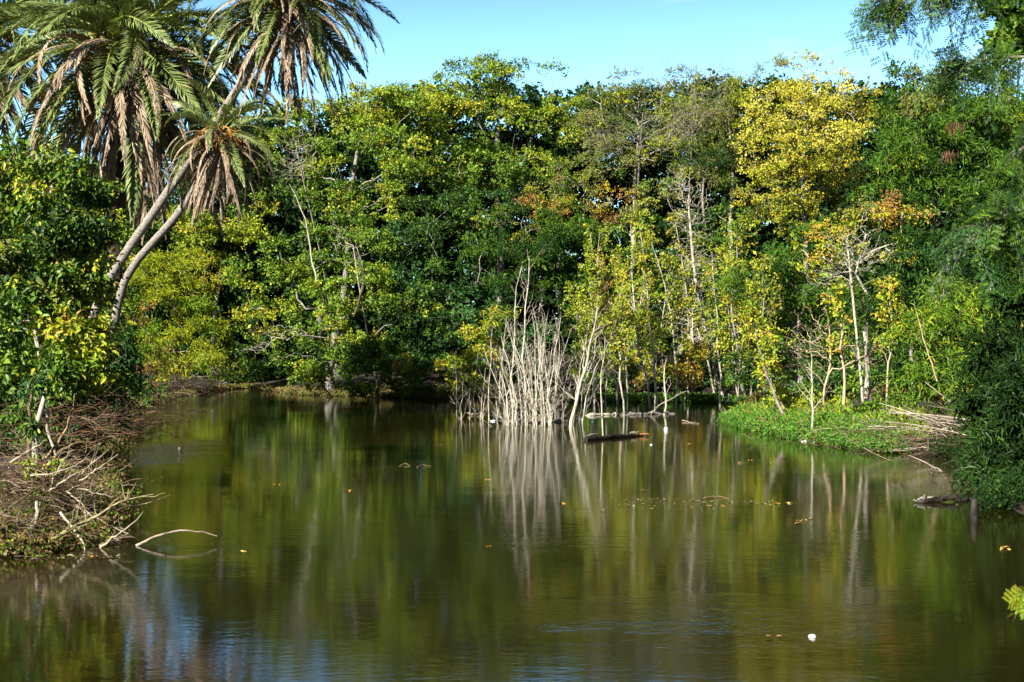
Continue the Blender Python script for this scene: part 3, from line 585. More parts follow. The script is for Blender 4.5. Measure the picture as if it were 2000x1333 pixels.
# near left bank: shrub with clear, separate leaves
tree('shrub', 'large leafy shrub with yellowing leaves in front of the palm trunks, left side', 'shrub', 38,
     [(60, 370, 85, 80), (130, 420, 70, 90), (50, 500, 100, 90), (125, 520, 70, 80), (160, 420, 40, 60, 1), (90, 600, 110, 70), (60, 420, 120, 120, 3), (60, 560, 130, 100, 3), (-40, 450, 80, 140), (60, 300, 50, 40), (130, 560, 80, 60)],
     70, 'near', p_leftb, gap=.15, seed=40, bs=.5, trunk_r=.09, shape=LEAF6, tuft=44, bark=M_PALE, dens=1.0, tipr=.009)
tree('shrub', 'shrub with clusters of bright yellow leaves hanging low over the left bank', 'shrub', 36,
     [(110, 670, 80, 36, 0, p_yel), (180, 650, 60, 34, 1, p_yel), (60, 720, 80, 50, 0, p_green), (140, 720, 60, 40, 0, p_mix), (20, 640, 60, 60, 0, p_green)],
     90, 'near', p_mix, seed=41, bs=.42, trunk_r=.06, shape=LEAF6, tuft=50, bark=M_PALE, dens=1.1, tipr=.009)
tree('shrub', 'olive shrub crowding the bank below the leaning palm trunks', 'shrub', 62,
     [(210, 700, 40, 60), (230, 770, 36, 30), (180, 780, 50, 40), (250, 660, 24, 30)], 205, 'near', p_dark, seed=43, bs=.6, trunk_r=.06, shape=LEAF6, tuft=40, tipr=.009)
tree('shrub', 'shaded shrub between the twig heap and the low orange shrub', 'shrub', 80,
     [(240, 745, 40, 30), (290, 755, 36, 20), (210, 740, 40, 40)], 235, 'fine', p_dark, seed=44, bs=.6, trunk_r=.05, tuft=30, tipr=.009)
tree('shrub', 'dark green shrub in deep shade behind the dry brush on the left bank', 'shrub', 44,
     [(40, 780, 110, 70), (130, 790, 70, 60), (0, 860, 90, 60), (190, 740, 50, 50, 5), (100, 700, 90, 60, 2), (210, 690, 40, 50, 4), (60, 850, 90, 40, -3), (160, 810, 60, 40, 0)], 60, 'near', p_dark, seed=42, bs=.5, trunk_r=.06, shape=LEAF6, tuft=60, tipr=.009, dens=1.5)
print('near', STAT, time.time() - T0)
# ------------------------------------------------------------------ bare and thin trees
dead_tree('bare_tree', 'bare silvery branched treetop on the skyline above the rust coloured leaves', 'bare tree', 110, [(1180, 260, 70, 60), (1260, 250, 80, 80), (1330, 240, 60, 70)], 1250, n=300, seed=1, trunk_r=.10, tipr=.006, back=12, bark=M_GREY)
dead_tree('bare_tree', 'bare pale limbs forking high on the skyline, between the olive tree and the golden tree', 'bare tree', 108, [(1380, 190, 60, 60), (1340, 260, 50, 50)], 1365, n=220, seed=2, trunk_r=.09, tipr=.006, back=12, bark=M_GREY)
dead_tree('bare_tree', 'tall bare grey tree with dense twigs, trunk bent at the waterline by the egret', 'bare tree', 91, [(1350, 420, 55, 90), (1360, 520, 60, 60), (1330, 360, 40, 40)], 1419, n=240, seed=3, trunk_r=.10, tipr=.007,
          pts0=[(1400, 750), (1392, 715), (1384, 660), (1362, 580), (1352, 500), (1345, 400)])
dead_tree('bare_tree', 'tangle of bare grey twigs in the crown right of the palms', 'bare tree', 107, [(585, 290, 50, 45), (570, 330, 40, 30)], 640, n=190, seed=4, trunk_r=.08, tipr=.006, back=12)
dead_tree('bare_tree', 'bare branched limb hanging out of the tiered tree left of centre', 'bare tree', 96, [(660, 460, 24, 34), (545, 650, 60, 18), (500, 680, 36, 14)], 720, n=40, seed=5, trunk_r=.10, tipr=.008, back=9, pts0=[(715, 640), (700, 560), (690, 480)])
dead_tree('bare_tree', 'pale branching tree with fanned limbs on the right bank beneath the orange leaves', 'bare tree', 64, [(1650, 480, 60, 60), (1620, 540, 60, 40), (1700, 500, 50, 60)], 1686, n=150, seed=6, trunk_r=.07, tipr=.005,
          pts0=[(1682, 740), (1676, 680), (1668, 610), (1662, 540), (1655, 480)])
dead_tree('bare_tree', 'bare shrub of grey twigs behind the yellow and green saplings in the middle', 'bare tree', 94, [(1330, 620, 60, 60), (1370, 650, 40, 50)], 1350, n=130, seed=7, trunk_r=.06, tipr=.012)
dead_tree('bare_tree', 'pink-leaved pale twiggy top on the right bank', 'bare tree', 63, [(1600, 640, 60, 50), (1560, 690, 50, 50), (1700, 690, 40, 40)], 1610, n=80, seed=8, trunk_r=.05, tipr=.009, bark=M_TAN)
SG = 'thin trunked saplings at the water edge'
S = [  # label, points, Y, r, nbr, bl, leaf, palette, bark, water
 ('leaning yellowish trunk rising from the right foot of the bare thicket', [(1108, 836), (1122, 790), (1146, 722), (1158, 650), (1168, 600)], 65.5, .14, 9, 1.6, 0, None, M_PALE, 1),
 ('tallest bare grey sapling standing above the thicket with a forked top', [(1028, 830), (1024, 740), (1022, 640), (1030, 560), (1034, 505)], 67.5, .10, 12, 1.4, 0, None, M_PALE, 1),
 ('straight bare sapling at the left side of the thicket', [(995, 826), (1003, 740), (1003, 640), (1004, 560), (1020, 520)], 68, .075, 9, 1.1, 0, None, M_PALE, 1),
 ('crooked thin sapling growing from the black log', [(1184, 858), (1176, 820), (1172, 770), (1176, 730), (1182, 660)], 58.5, .06, 6, .9, 0, None, M_PALE, 1),
 ('tan sapling right of the thicket with its foot by a small log', [(1220, 812), (1212, 740), (1208, 690), (1190, 590), (1186, 540)], 75, .085, 9, 1.3, 1.0, p_yel, M_PALE, 1),
 ('sapling with a hooked top in the middle of the yellow saplings', [(1272, 785), (1258, 715), (1245, 640), (1238, 560), (1232, 440)], 84, .11, 12, 1.7, 1.3, p_yg, M_PALE, 0),
 ('tall sapling with yellow leaf tufts, left trunk of a close pair', [(1290, 790), (1276, 700), (1274, 610), (1262, 520), (1250, 450)], 83, .11, 13, 1.7, 1.3, p_yel, M_PALE, 0),
 ('slender sapling with broken top standing on the small logs', [(1300, 812), (1299, 770), (1297, 720), (1302, 700)], 76, .10, 5, .8, 0, None, M_PALE, 1),
 ('sapling with gold leaves leaning behind the pair of trunks', [(1322, 785), (1318, 700), (1312, 620), (1290, 520), (1270, 470)], 88, .09, 12, 1.6, 1.1, p_yel, M_PALE, 0),
 ('tall thin sapling with sparse yellow leaves left of the egret', [(1400, 785), (1380, 690), (1345, 600), (1330, 500), (1318, 430)], 94, .10, 12, 1.6, .9, p_goldlow, M_PALE, 0),
 ('grey curved trunk right of the egret with yellow leaves above', [(1466, 785), (1440, 715), (1434, 660), (1428, 590), (1440, 500), (1450, 430)], 90, .12, 14, 2.0, 1.6, p_yel, M_GREY, 0),
 ('bare slender pale trunk standing alone in front of the leafy spit', [(1585, 864), (1586, 800), (1586, 730), (1582, 675)], 56.5, .075, 10, 1.1, 0, None, M_PALE, 1),
 ('smooth tan trunk at the right end of the leafy spit', [(1649, 830), (1648, 760), (1646, 690), (1644, 620), (1640, 560)], 61, .10, 8, 1.3, .7, p_yel, M_TAN, 0),
 ('leaning grey trunk with bare twigs at the tip of the leafy spit', [(1545, 850), (1520, 790), (1500, 745), (1485, 690), (1470, 620)], 61.5, .10, 13, 1.5, .35, p_yel, M_GREY, 0),
 ('thin sapling with small yellow leaves on the leafy spit', [(1560, 850), (1530, 800), (1510, 760), (1500, 720)], 62.5, .04, 8, 1.0, .7, p_yel, M_TAN, 0),
 ('thick grey trunk in shade behind the tan trunk', [(1700, 800), (1694, 740), (1690, 680), (1700, 600)], 66, .13, 5, 1.5, 0, None, M_GREY, 0),
 ('orange tinted cane leaning in the bright bamboo', [(1830, 745), (1815, 700), (1800, 650), (1790, 610)], 54.5, .05, 3, .6, 0, None, M_TAN, 0),
 ('pair-mate sapling right of the small logs with yellow crown', [(1215, 790), (1200, 700), (1196, 620), (1210, 500)], 90, .09, 12, 1.7, 1.3, p_yg, M_PALE, 0),
 ('pole thin trunk behind the crooked sapling', [(1160, 792), (1162, 720), (1158, 640), (1150, 560)], 88, .07, 10, 1.5, 1.0, p_yg, M_PALE, 0),
 ('low sapling with yellow leaves behind the thicket', [(1120, 790), (1125, 720), (1120, 660), (1128, 610)], 86, .07, 11, 1.5, 1.1, p_yg, M_PALE, 0),
 ('slim sapling with olive leaves far right of the curved grey trunk', [(1530, 790), (1500, 720), (1490, 620), (1492, 520)], 82, .08, 12, 1.6, 1.1, p_goldlow, M_GREY, 0),
 ('bright leaved sapling rising between the pale branching tree and the bamboo', [(1730, 800), (1740, 700), (1745, 620), (1735, 560)], 62, .07, 10, 1.2, .9, p_yel, M_TAN, 0),
 ('broken grey limb slanting down inside the tiered tree', [(690, 620), (716, 540), (700, 505), (683, 465)], 96, .12, 3, .8, 0, None, M_DARK, 0),
 ('pale dead limb slanting beneath the twig tangle right of the palms', [(620, 560), (600, 440), (583, 395), (565, 360)], 100, .10, 5, 1.2, 0, None, M_PALE, 0),
]
for i, (lb, pp, Y, r0, nb, bl, lf, pl_, bk, wt) in enumerate(S):
    sapling('sapling' if lf else 'bare_sapling', lb, 'sapling', pp, Y, r0 * .78, nb, bl, seed=i + 1, leaf=lf, pl=pl_, bark=bk, inwater=bool(wt), group=SG, aloft=' limb ' in lb or 'cane' in lb)
# the bare thicket standing in the water
rt = np.random.default_rng(21); G2 = 'bare saplings of the thicket in the water'
for i in range(38):
    x = rt.normal(1062, 24) if i < 18 else rt.uniform(985, 1132); x = min(max(x, 985), 1135); Y = rt.uniform(65.5, 71)
    by = 667 + CH / Y * F; h = rt.uniform(90, 235) * (1 - abs(x - 1060) / 260); lean = rt.normal() * 24 + (x - 1058) * .38
    sapling('thicket_sapling', 'thin bare grey sapling standing among others of the dense thicket in the water', 'sapling',
            [(x, by), (x + lean * .3 + rt.normal() * 3, by - h * .4), (x + lean * .7 + rt.normal() * 4, by - h * .75), (x + lean, by - h)], Y, rt.uniform(.024, .055), int(rt.integers(6, 11)), rt.uniform(.8, 1.6),
            seed=100 + i, group=G2, inwater=True, tmin=.2, tw=4, spread=.85)
ORD = ['leftmost', 'second', 'third', 'fourth', 'fifth', 'sixth', 'seventh', 'eighth', 'ninth', 'tenth', 'eleventh', 'twelfth', 'thirteenth', 'fourteenth', 'fifteenth']
def ordl(k): return ORD[k] + ('' if k == 0 else ' from left')
G3 = 'bare stems left of the thicket'
for i, (x, tx, ty) in enumerate(sorted([(892, 888, 690), (897, 905, 740), (914, 918, 760), (928, 934, 690), (935, 948, 720), (950, 962, 640), (975, 955, 600), (985, 985, 660), (968, 990, 620), (942, 950, 760)])):
    Y = rt.uniform(70, 77); by = 667 + CH / Y * F
    sapling('thicket_sapling', ordl(i) + ' of the slim bare stems standing loosely left of the dense thicket', 'sapling', [(x, by), ((x + tx) / 2 + rt.normal() * 3, (by + ty) / 2), (tx, ty)], Y, rt.uniform(.03, .05), 6, .9, seed=170 + i, group=G3, inwater=True, tmin=.3)
G4 = 'slender saplings on the far bank'
cnt4 = [0] * 4; X4 = np.sort(rt.uniform(1120, 1530, 26))
for i in range(26):
    pi_ = int(rt.choice(4, p=[.35, .35, .2, .1])); cnt4[pi_] += 1; x = X4[i]; Y = rt.uniform(84, 98); h = rt.uniform(150, 330); lean = rt.normal() * 22
    sapling('sapling', ordl(cnt4[pi_] - 1) + ' of the slender far-bank saplings with ' + ['yellow', 'lime green', 'olive gold', 'orange'][pi_] + ' leaves', 'sapling',
            [(x, 790), (x + lean * .3, 780 - h * .4), (x + lean * .7, 780 - h * .75), (x + lean, 780 - h)], Y, rt.uniform(.035, .075), 12, rt.uniform(1.2, 1.8), seed=200 + i, leaf=rt.uniform(.35, .9),
            pl=[p_yel, p_yg, p_goldlow, p_autumn][pi_], group=G4, tmin=.3)
print('saplings', STAT, time.time() - T0)
# ------------------------------------------------------------------ ground cover and brush
def cover(name, label, pts_fn, n, seed, pl_, size=.09, hgt=.25, asp=.7, tuftn=14, kindcat='ground cover', shape=LEAF4):
    rng = np.random.default_rng(seed); c = pts_fn(rng, n); m = np.repeat(c, tuftn, 0); k = len(m)
    pos = m + rng.normal(size=(k, 3)) * [.12, .12, 0]; pos[:, 2] += rng.random(k) ** .7 * hgt * np.repeat(rng.uniform(.4, 1.2, n), tuftn)
    mb = MB(); leaves(mb, pos, rng.normal(size=(k, 3)) + [0, 0, .4], nrm(rng.normal(size=(k, 3)) * .5 + [0, -.1, 1]), size * rng.uniform(.6, 1.3, k), asp, leafcols(rng, pl_, n, np.full(n, tuftn)), shape)
    STAT[0] += k
    tag(mb.build(name, M_MATTE, None, c.mean(0)), label, kindcat, kind='stuff')
def region(poly, reach):
    """random points within `reach` of the shoreline stretch between picture points"""
    a = np.array([W(*p) for p in poly])
    def f(rng, n):
        s = rng.uniform(0, len(a) - 1.001, n); i = s.astype(int); t = (s - i)[:, None]; p = a[i] * (1 - t) + a[i + 1] * t
        p = p + rng.uniform(-.5, 1, (n, 1)) * np.array([reach[0], reach[1], 0]) + rng.normal(size=(n, 3)) * [.3, .3, 0]
        z = ground_z(p[:, 0], p[:, 1]); p[:, 2] = np.maximum(z, .0); return p
    return f
cover('water_plants', 'bright green low water plants covering the spit at the right bank', region([(1428, 824), (1480, 838), (1545, 852), (1620, 866), (1700, 876), (1750, 882)], (.5, 2.4)), 4200, 1, p_bank, .10, .42)
cover('water_plants', 'narrow strip of green plants along the far bank behind the thicket', region([(1040, 782), (1150, 784), (1230, 785), (1320, 785), (1400, 786), (1470, 790)], (0, 2.5)), 2600, 2, p_bank, .12, .45)
cover('grass', 'taller grass blades and weeds standing among the low plants of the right spit', region([(1440, 818), (1500, 838), (1560, 850), (1640, 862), (1740, 874), (1800, 876)], (.5, 3.4)), 900, 7, pal((*GB, 3), (*GM, 3), (*YG, 2), (.3, .25, .12, 2)), .42, .2, asp=.07, tuftn=12)
cover('leaf_litter', 'fallen leaves and low weeds on the shaded ground behind the leafy spit', region([(1490, 805), (1560, 812), (1640, 818), (1720, 822), (1800, 826), (1880, 830)], (.5, 7.0)), 3600, 6, pal((.14, .08, .03, 3), (*GD, 3), (*GM, 2), (.25, .17, .06, 1.5)), .13, .35)
cover('grass', 'short weeds and leaf litter along the far left shore', region([(240, 800), (330, 777), (400, 765), (480, 758), (600, 772), (800, 778), (1000, 778)], (0, 1.5)), 2600, 3, pal((.2, .13, .05, 3), (*OL, 3), (.25, .2, .09, 2), (*GM, 1)), .14, .3)
def brush(name, label, centre, rad, n, seed, ln=(.4, 1.3), r=(.004, .012), cols=None, zdir=.15, parent=None, aim=None):
    rng = np.random.default_rng(seed); c = np.array(centre) + rng.normal(size=(n, 3)) * np.array(rad)
    c[:, 2] = np.maximum(c[:, 2], np.maximum(ground_z(c[:, 0], c[:, 1]), .02))
    d = rng.normal(size=(n, 3)); d[:, 2] = np.abs(d[:, 2]) * zdir * 3 - .1
    if aim is not None: d = d * .6 + np.array(aim)
    d = nrm(d); l = rng.uniform(*ln, n)[:, None]; f = np.linspace(0, 1, 5)[None, :, None]
    cv = rng.normal(size=(n, 1, 3)) * .16; pts = c[:, None] + d[:, None] * l[:, None] * f + cv * l[:, None] * f ** 2 - np.array([0, 0, .22]) * l[:, None] * f ** 2
    pts[:, :, 2] = np.maximum(pts[:, :, 2], -.02)
    C = np.array(cols if cols is not None else [(.28, .20, .13), (.16, .11, .07), (.46, .37, .27), (.09, .06, .04), (.24, .13, .07)])
    mb = MB(); tube(mb, pts, rng.uniform(*r, (n, 1)) * np.linspace(1, .4, 5), 4, C[rng.integers(0, len(C), n)] * rng.uniform(.7, 1.2, (n, 1)), cap=False)
    return tag(mb.build(name, M_TWIG, None, centre), label, 'dead brush', kind='stuff')
brush('dead_brush', 'tangled heap of dry brown twigs on the left bank at the waterline', P(45, 960, 30.5), (.75, 1.5, .4), 1900, 1, ln=(.25, .95), aim=(.15, -.1, 0))
cover('water_plants', 'leafy undergrowth with shade painted into its leaves, along the foot of the right bank', region([(1850, 890), (1905, 893), (1975, 925), (1985, 960), (1960, 1000)], (1.2, 1.0)), 1500, 4, p_shade, .10, .6)  # shade put into the leaf colour along the bank foot
cover('grass', 'weeds and fallen leaves on the muddy left bank under the twig heap', region([(0, 1083), (100, 1062), (185, 1010), (175, 950), (190, 900), (205, 855), (240, 800)], (-.9, .2)), 2200, 5, pal((.16, .10, .04, 3), (*GM, 3), (.25, .19, .08, 2), (*YG, .6)), .09, .3)
brush('dead_brush', 'dry twigs trailing in the water at the bottom of the left bank', P(-5, 1050, 27.2), (.6, .7, .2), 500, 5, aim=(.25, -.2, 0))
brush('dead_brush', 'reddish dry twigs on the bank above the twig heap, below the yellow-leaved shrub', P(150, 830, 44), (.9, 3, .4), 900, 2, ln=(.5, 1.6), aim=(.3, -.1, .1), cols=[(.34, .17, .09), (.2, .12, .08), (.34, .25, .17), (.12, .08, .05)])
brush('dead_brush', 'dry overhanging twigs along the shore below the orange-leaved shrub', P(270, 762, 93), (2.0, 4, .35), 900, 3, ln=(.8, 2.4), r=(.006, .018), aim=(.4, -.2, 0))
brush('dead_brush', 'shaded litter of broken twigs around the dry canes on the right bank', P(1890, 860, 51), (2.0, 2.0, .3), 1100, 4, ln=(.5, 1.8), aim=(-.5, -.1, 0))
# dry canes fanning out at the right bank
rc_ = np.random.default_rng(8)
for i in range(52):
    a = P(rc_.uniform(1850, 1950), rc_.uniform(820, 885), rc_.uniform(49, 53)); ln = rc_.uniform(1.2, 3.6); th = rc_.normal(2.98, .24)
    d = np.array([math.cos(th), rc_.normal() * .35 - .1, math.sin(th)]); f = np.linspace(0, 1, 6)[:, None]
    p = a + d * ln * f - np.array([0, 0, .10]) * ln * f ** 2; p[:, 2] = np.maximum(p[:, 2], .02 + .004 * i)
    mb = MB(); tube(mb, p, np.linspace(1, .5, 6) * rc_.uniform(.014, .032), 5, np.array([(.62, .55, .43), (.5, .43, .33), (.7, .63, .52)][i % 3]))
    tag(mb.build('dry_cane', M_TWIG, None, a), 'pale dry cane in the fan of fallen canes on the right bank', 'dry cane', 'fallen dry canes')
# ------------------------------------------------------------------ branches, logs, floating things
def branch(name, label, cat, pts, r0, r1=None, mat=None, col=(.5, .42, .3), twigs=0, seed=0, group=None, tl=.5, K=12, sides=7):
    rng = np.random.default_rng(seed); p = resample(np.array(pts), K); r1 = r0 * .3 if r1 is None else r1
    mb = MB(); p[1:-1] += rng.normal(size=(K - 2, 3)) * r0 * .5
    tube(mb, p, np.linspace(r0, r1, K), sides, np.array(col))
    f = np.linspace(0, 1, 5)[:, None]; B = []; Rr = []
    for i in range(twigs):
        k = rng.integers(K // 4, K - 1); t = nrm(p[min(k + 1, K - 1)] - p[k]); d = nrm(t * .7 + rng.normal(size=3) * .6 + [0, 0, .35]); l = tl * rng.uniform(.4, 1.2)
        B.append(p[k] + d * l * f + np.array([0, 0, .15]) * l * f ** 2 + rng.normal(size=(5, 3)) * .03 * l * (f > 0)); Rr.append(r0 * .22 * np.linspace(1, .3, 5))
    if B: tube(mb, np.array(B), np.array(Rr), 4, np.array(col) * 1.05)
    return tag(mb.build(name, mat or M_TWIG, None, p[0]), label, cat, group)
def wl(px, py, dz=0): q = W(px, py); q[2] = dz; return q
def PW(px, py, Y): return P(px, py, Y)
branch('fallen_branch', 'long fallen branch with side twigs slanting out of the water at the left bank', 'branch', [PW(66, 1083, 26.6), PW(130, 1040, 27), PW(195, 1005, 27.3), PW(240, 980, 27.5), PW(300, 966, 27.8)], .055, .008, col=(.45, .40, .20), twigs=14, seed=1, tl=.55)
branch('fallen_branch', 'thin grey branch drooping into the water beside the long fallen branch', 'branch', [PW(118, 1002, 27.5), PW(145, 1035, 27.2), PW(165, 1065, 27), PW(171, 1092, 26.8)], .028, .012, col=(.6, .56, .42), seed=2)
branch('fallen_branch', 'arched pale twig curving over open water right of the fallen branches', 'twig', [wl(266, 1067, .0), PW(300, 1050, 27.6), PW(330, 1038, 27.7), PW(365, 1036, 27.8), PW(424, 1048, 27.9)], .032, .006, col=(.6, .5, .38), seed=3)
branch('fallen_branch', 'small forked branch poking from the water between the long branch and the arched twig', 'branch', [wl(195, 1070, -.05), PW(220, 1050, 27), PW(255, 1028, 27.1), PW(280, 1000, 27.2)], .03, .006, col=(.5, .42, .3), twigs=4, seed=4, tl=.5)
branch('driftwood', 'short tan driftwood piece at the foot of the small forked branch', 'driftwood', [wl(196, 1068, .02), wl(214, 1064, .05), wl(232, 1062, .05)], .03, .03, col=(.62, .42, .27), twigs=2, seed=5, tl=.12)
branch('arching_stem', 'thick olive stem arching up over the twig heap', 'stem', [PW(85, 960, 30), PW(95, 915, 30), PW(115, 882, 30), PW(150, 865, 30.2), PW(185, 866, 30.4)], .05, .012, col=(.30, .22, .10), twigs=3, seed=6, tl=.4)
branch('arching_stem', 'tall thin tan stem curving upwards from the twig heap', 'stem', [PW(90, 895, 31), PW(110, 870, 31), PW(130, 840, 31), PW(143, 800, 31), PW(146, 770, 31)], .035, .010, col=(.5, .34, .2), seed=7)
branch('arching_stem', 'upright brown stem at the left of the twig heap', 'stem', [PW(62, 900, 30.5), PW(58, 860, 30.5), PW(56, 820, 30.5), PW(66, 745, 30.8)], .05, .02, col=(.28, .2, .12), twigs=4, seed=8, tl=.5)
branch('fallen_branch', 'pale bent limb lying at the foot of the left bank', 'branch', [PW(-10, 1042, 27.6), PW(35, 1046, 27.4), PW(72, 1032, 27.3), PW(76, 1000, 27.4), PW(72, 980, 27.6)], .07, .035, col=(.5, .46, .36), twigs=4, seed=9, tl=.5)
for i, (a, b_, c_) in enumerate([((150, 935), (180, 905), (208, 882)), ((155, 940), (195, 915), (230, 888)), ((140, 950), (170, 960), (222, 972)), ((150, 990), (185, 1010), (262, 1052)), ((130, 960), (160, 985), (190, 1025)),
        ((100, 950), (118, 905), (140, 880)), ((96, 962), (130, 935), (170, 915)), ((60, 930), (110, 925), (165, 900)), ((20, 905), (60, 880), (90, 860))]):
    branch('bare_stick', 'pale bare stick poking out of the twig heap over the water', 'stick', [PW(*a, 29.5), PW(*b_, 29.3), PW(*c_, 29.2)], .022, .005, col=(.58, .48, .36), twigs=5, seed=20 + i, group='sticks of the twig heap', tl=.45)
# leafy sprigs in the brush
rs = np.random.default_rng(31)
for i, (x, y, s_, pl_, lb) in enumerate([(75, 745, 1.0, p_blue, 'sprig of long green leaves hanging in front of the dark left bank'), (60, 835, .7, p_green, 'small green leafy sprig above the twig heap'),
        (60, 920, .6, p_yg, 'yellow-green leafy sprig in the middle of the twig heap'), (70, 975, .8, p_lime, 'largest leafy sprig in the twig heap by the olive stem'), (20, 1000, .8, p_green, 'green leafy sprig low at the left edge over the water'),
        (110, 910, .4, p_yg, 'tiny leafy sprig at the arching stem'), (10, 950, .5, p_blue, 'bluish green sprig at the left edge above the water'), (10, 1060, .35, p_green, 'small sprig at the waterline in the left corner')]):
    c = P(x, y, 30); rt_ = empty('leafy_sprig', c, lb, 'leafy sprig'); mb = MB(); lf = MB(); f = np.linspace(0, 1, 5)[:, None]
    n = int(16 * s_ + 6); dd = nrm(rs.normal(size=(n, 3)) * [1, .8, .8] + [0, 0, -.2]); l = rs.uniform(.15, .5, n) * s_
    B = c + dd[:, None] * (l[:, None] * np.linspace(0, 1, 5))[:, :, None]; tube(mb, B, np.tile(.008 * np.linspace(1, .4, 5), (n, 1)), 4, np.array((.3, .25, .13)), cap=False)
    pos = B.reshape(-1, 3)[rs.integers(0, n * 5, n * 9)] + rs.normal(size=(n * 9, 3)) * .05
    leaves(lf, pos, rs.normal(size=pos.shape) * .6 + [0, 0, -.7], nrm(rs.normal(size=pos.shape) * .5 + [-.2, -.5, .7]), .15 * rs.uniform(.7, 1.4, len(pos)), .4, leafcols(rs, pl_, len(pos), np.ones(len(pos), int)), LEAF6)
    mb.build('stem', M_TWIG, rt_); lf.build('leaf_cluster', M_LEAF, rt_)
# logs
def log(name, label, a, b_, r0, r1, mat, seed, cat='log', bump=1, z=.02, **k):
    rng = np.random.default_rng(seed); K = 16; p = resample(np.array([wl(*a, z), (wl(*a, z) + wl(*b_, z)) / 2 + [0, 0, .03], wl(*b_, z)]), K); p += rng.normal(size=(K, 3)) * .04
    rr = np.interp(np.linspace(0, 1, K), [0, .1, .5, .9, 1], [r0 * .6, r0, (r0 + r1) / 2, r1, r1 * .7]) * rng.uniform(.65, 1.25, K)
    mb = MB(); tube(mb, p, rr, 9, np.array(k.get('col', (1, 1, 1)))); return mb
mb = log('', '', (1143, 862), (1256, 852), .14, .06, None, 1, z=.03); lr = empty('floating_log', wl(1200, 857), 'black wet log lying in the water with a turtle on it', 'log'); mb.build('log_body', M_WET, lr)
mb = MB(); p = resample(np.array([wl(1250, 853, .07), wl(1258, 853, .1), wl(1268, 854, .12)]), 5); tube(mb, p, [.05, .045, .04, .03, .015], 7, np.array((.42, .17, .08))); mb.build('broken_end', M_TWIG, lr)
mb = MB(); p = resample(np.array([wl(1148, 860, .14), wl(1157, 858, .16), wl(1168, 857, .16)]), 5); tube(mb, p, [.03, .07, .07, .06, .02], 7, np.array((.35, .35, .3))); mb.build('bark_flake', M_TWIG, lr)
for lb, a, b_, r0, r1, mt, c in [('pale log with a bleached top floating behind the black log', (1145, 813), (1206, 811), .12, .07, M_PALE, None), ('dark log at the foot of the small standing saplings', (1215, 812), (1316, 809), .09, .07, M_GREY, None),
        ('long brown log lying under the bare thicket', (985, 828), (1118, 824), .12, .12, M_GREY, None), ('thin brown log left of the thicket', (915, 812), (962, 811), .07, .05, M_TAN, None),
        ('pale flat board of wood at the foot of the lone pale trunk', (1566, 864), (1600, 864), .05, .04, M_PALE, None), ('low log reaching out from the right bank in shade', (1790, 983), (1915, 980), .06, .08, M_WET, None),
        ('pinkish broken wood at the end of the shaded log', (1786, 983), (1820, 981), .04, .03, M_GREY, None), ('small dark stick floating at the foot of the tan sapling', (1205, 813), (1232, 810), .05, .05, M_GREY, None)]:
    z = .06 if 'pinkish' in lb else .02
    tag(log('', '', a, b_, r0, r1, mt, hash_seed := len(lb), z=z).build('log' if 'board' not in lb else 'driftwood', mt, None, wl(*a)), lb, 'log')
for i, (lb, pp, r, c) in enumerate([('thin forked twig floating right of the small white float', [wl(1333, 824, .05), wl(1345, 826, .03), wl(1365, 829, .02)], .03, (.5, .42, .3)), ('arched twig tips breaking the surface in open water left of centre', [wl(778, 912, -.02), PW(787, 907, 45.3), PW(795, 906, 45.3), wl(802, 912, -.02)], .012, (.55, .42, .2)),
        ('short twig on the water right of the arched twig', [wl(815, 914, .02), wl(826, 911, .03), wl(842, 912, .02)], .014, (.4, .3, .2)), ('spiky twig debris on the shaded water lower right', [wl(1375, 975, .02), wl(1400, 973, .03), wl(1425, 975, .01)], .02, (.35, .22, .15)),
        ('slanted pale stick standing in the dark water on the right', [wl(1905, 930, -.1), PW(1915, 905, 44), PW(1920, 886, 44)], .025, (.45, .36, .3)), ('leaning pale branch in the water below the fallen canes', [wl(1845, 925, -.05), PW(1815, 908, 45), PW(1775, 890, 45.5)], .04, (.45, .38, .32)),
        ('thin curved twig left of the thicket foot', [wl(960, 833, 0), PW(945, 822, 66), PW(935, 812, 66.5)], .03, (.45, .35, .25)), ('bent low branch crossing the water behind the crooked sapling', [PW(1140, 780, 86), PW(1165, 778, 85), PW(1185, 786, 84)], .06, (.5, .4, .22)),
        ('diagonal branch propped against the broken-top sapling', [wl(1270, 810, -.05), PW(1290, 790, 75), PW(1340, 765, 75.5)], .05, (.5, .45, .35))]):
    branch('floating_twig', lb, 'twig', pp, r, None, col=c, twigs=4 if 'spiky' in lb or 'forked' in lb else 1, seed=50 + i, tl=.25)
mb = MB(); p = np.array([wl(1903, 1015, -.2), wl(1903, 1015, .15), wl(1904, 1015, .42), wl(1905, 1015, .46)]); tube(mb, p, [.10, .09, .08, .04], 10, None)
tag(mb.build('stump', M_WET, None, p[0]), 'dark wooden stump standing in the water at the right bank', 'stump')
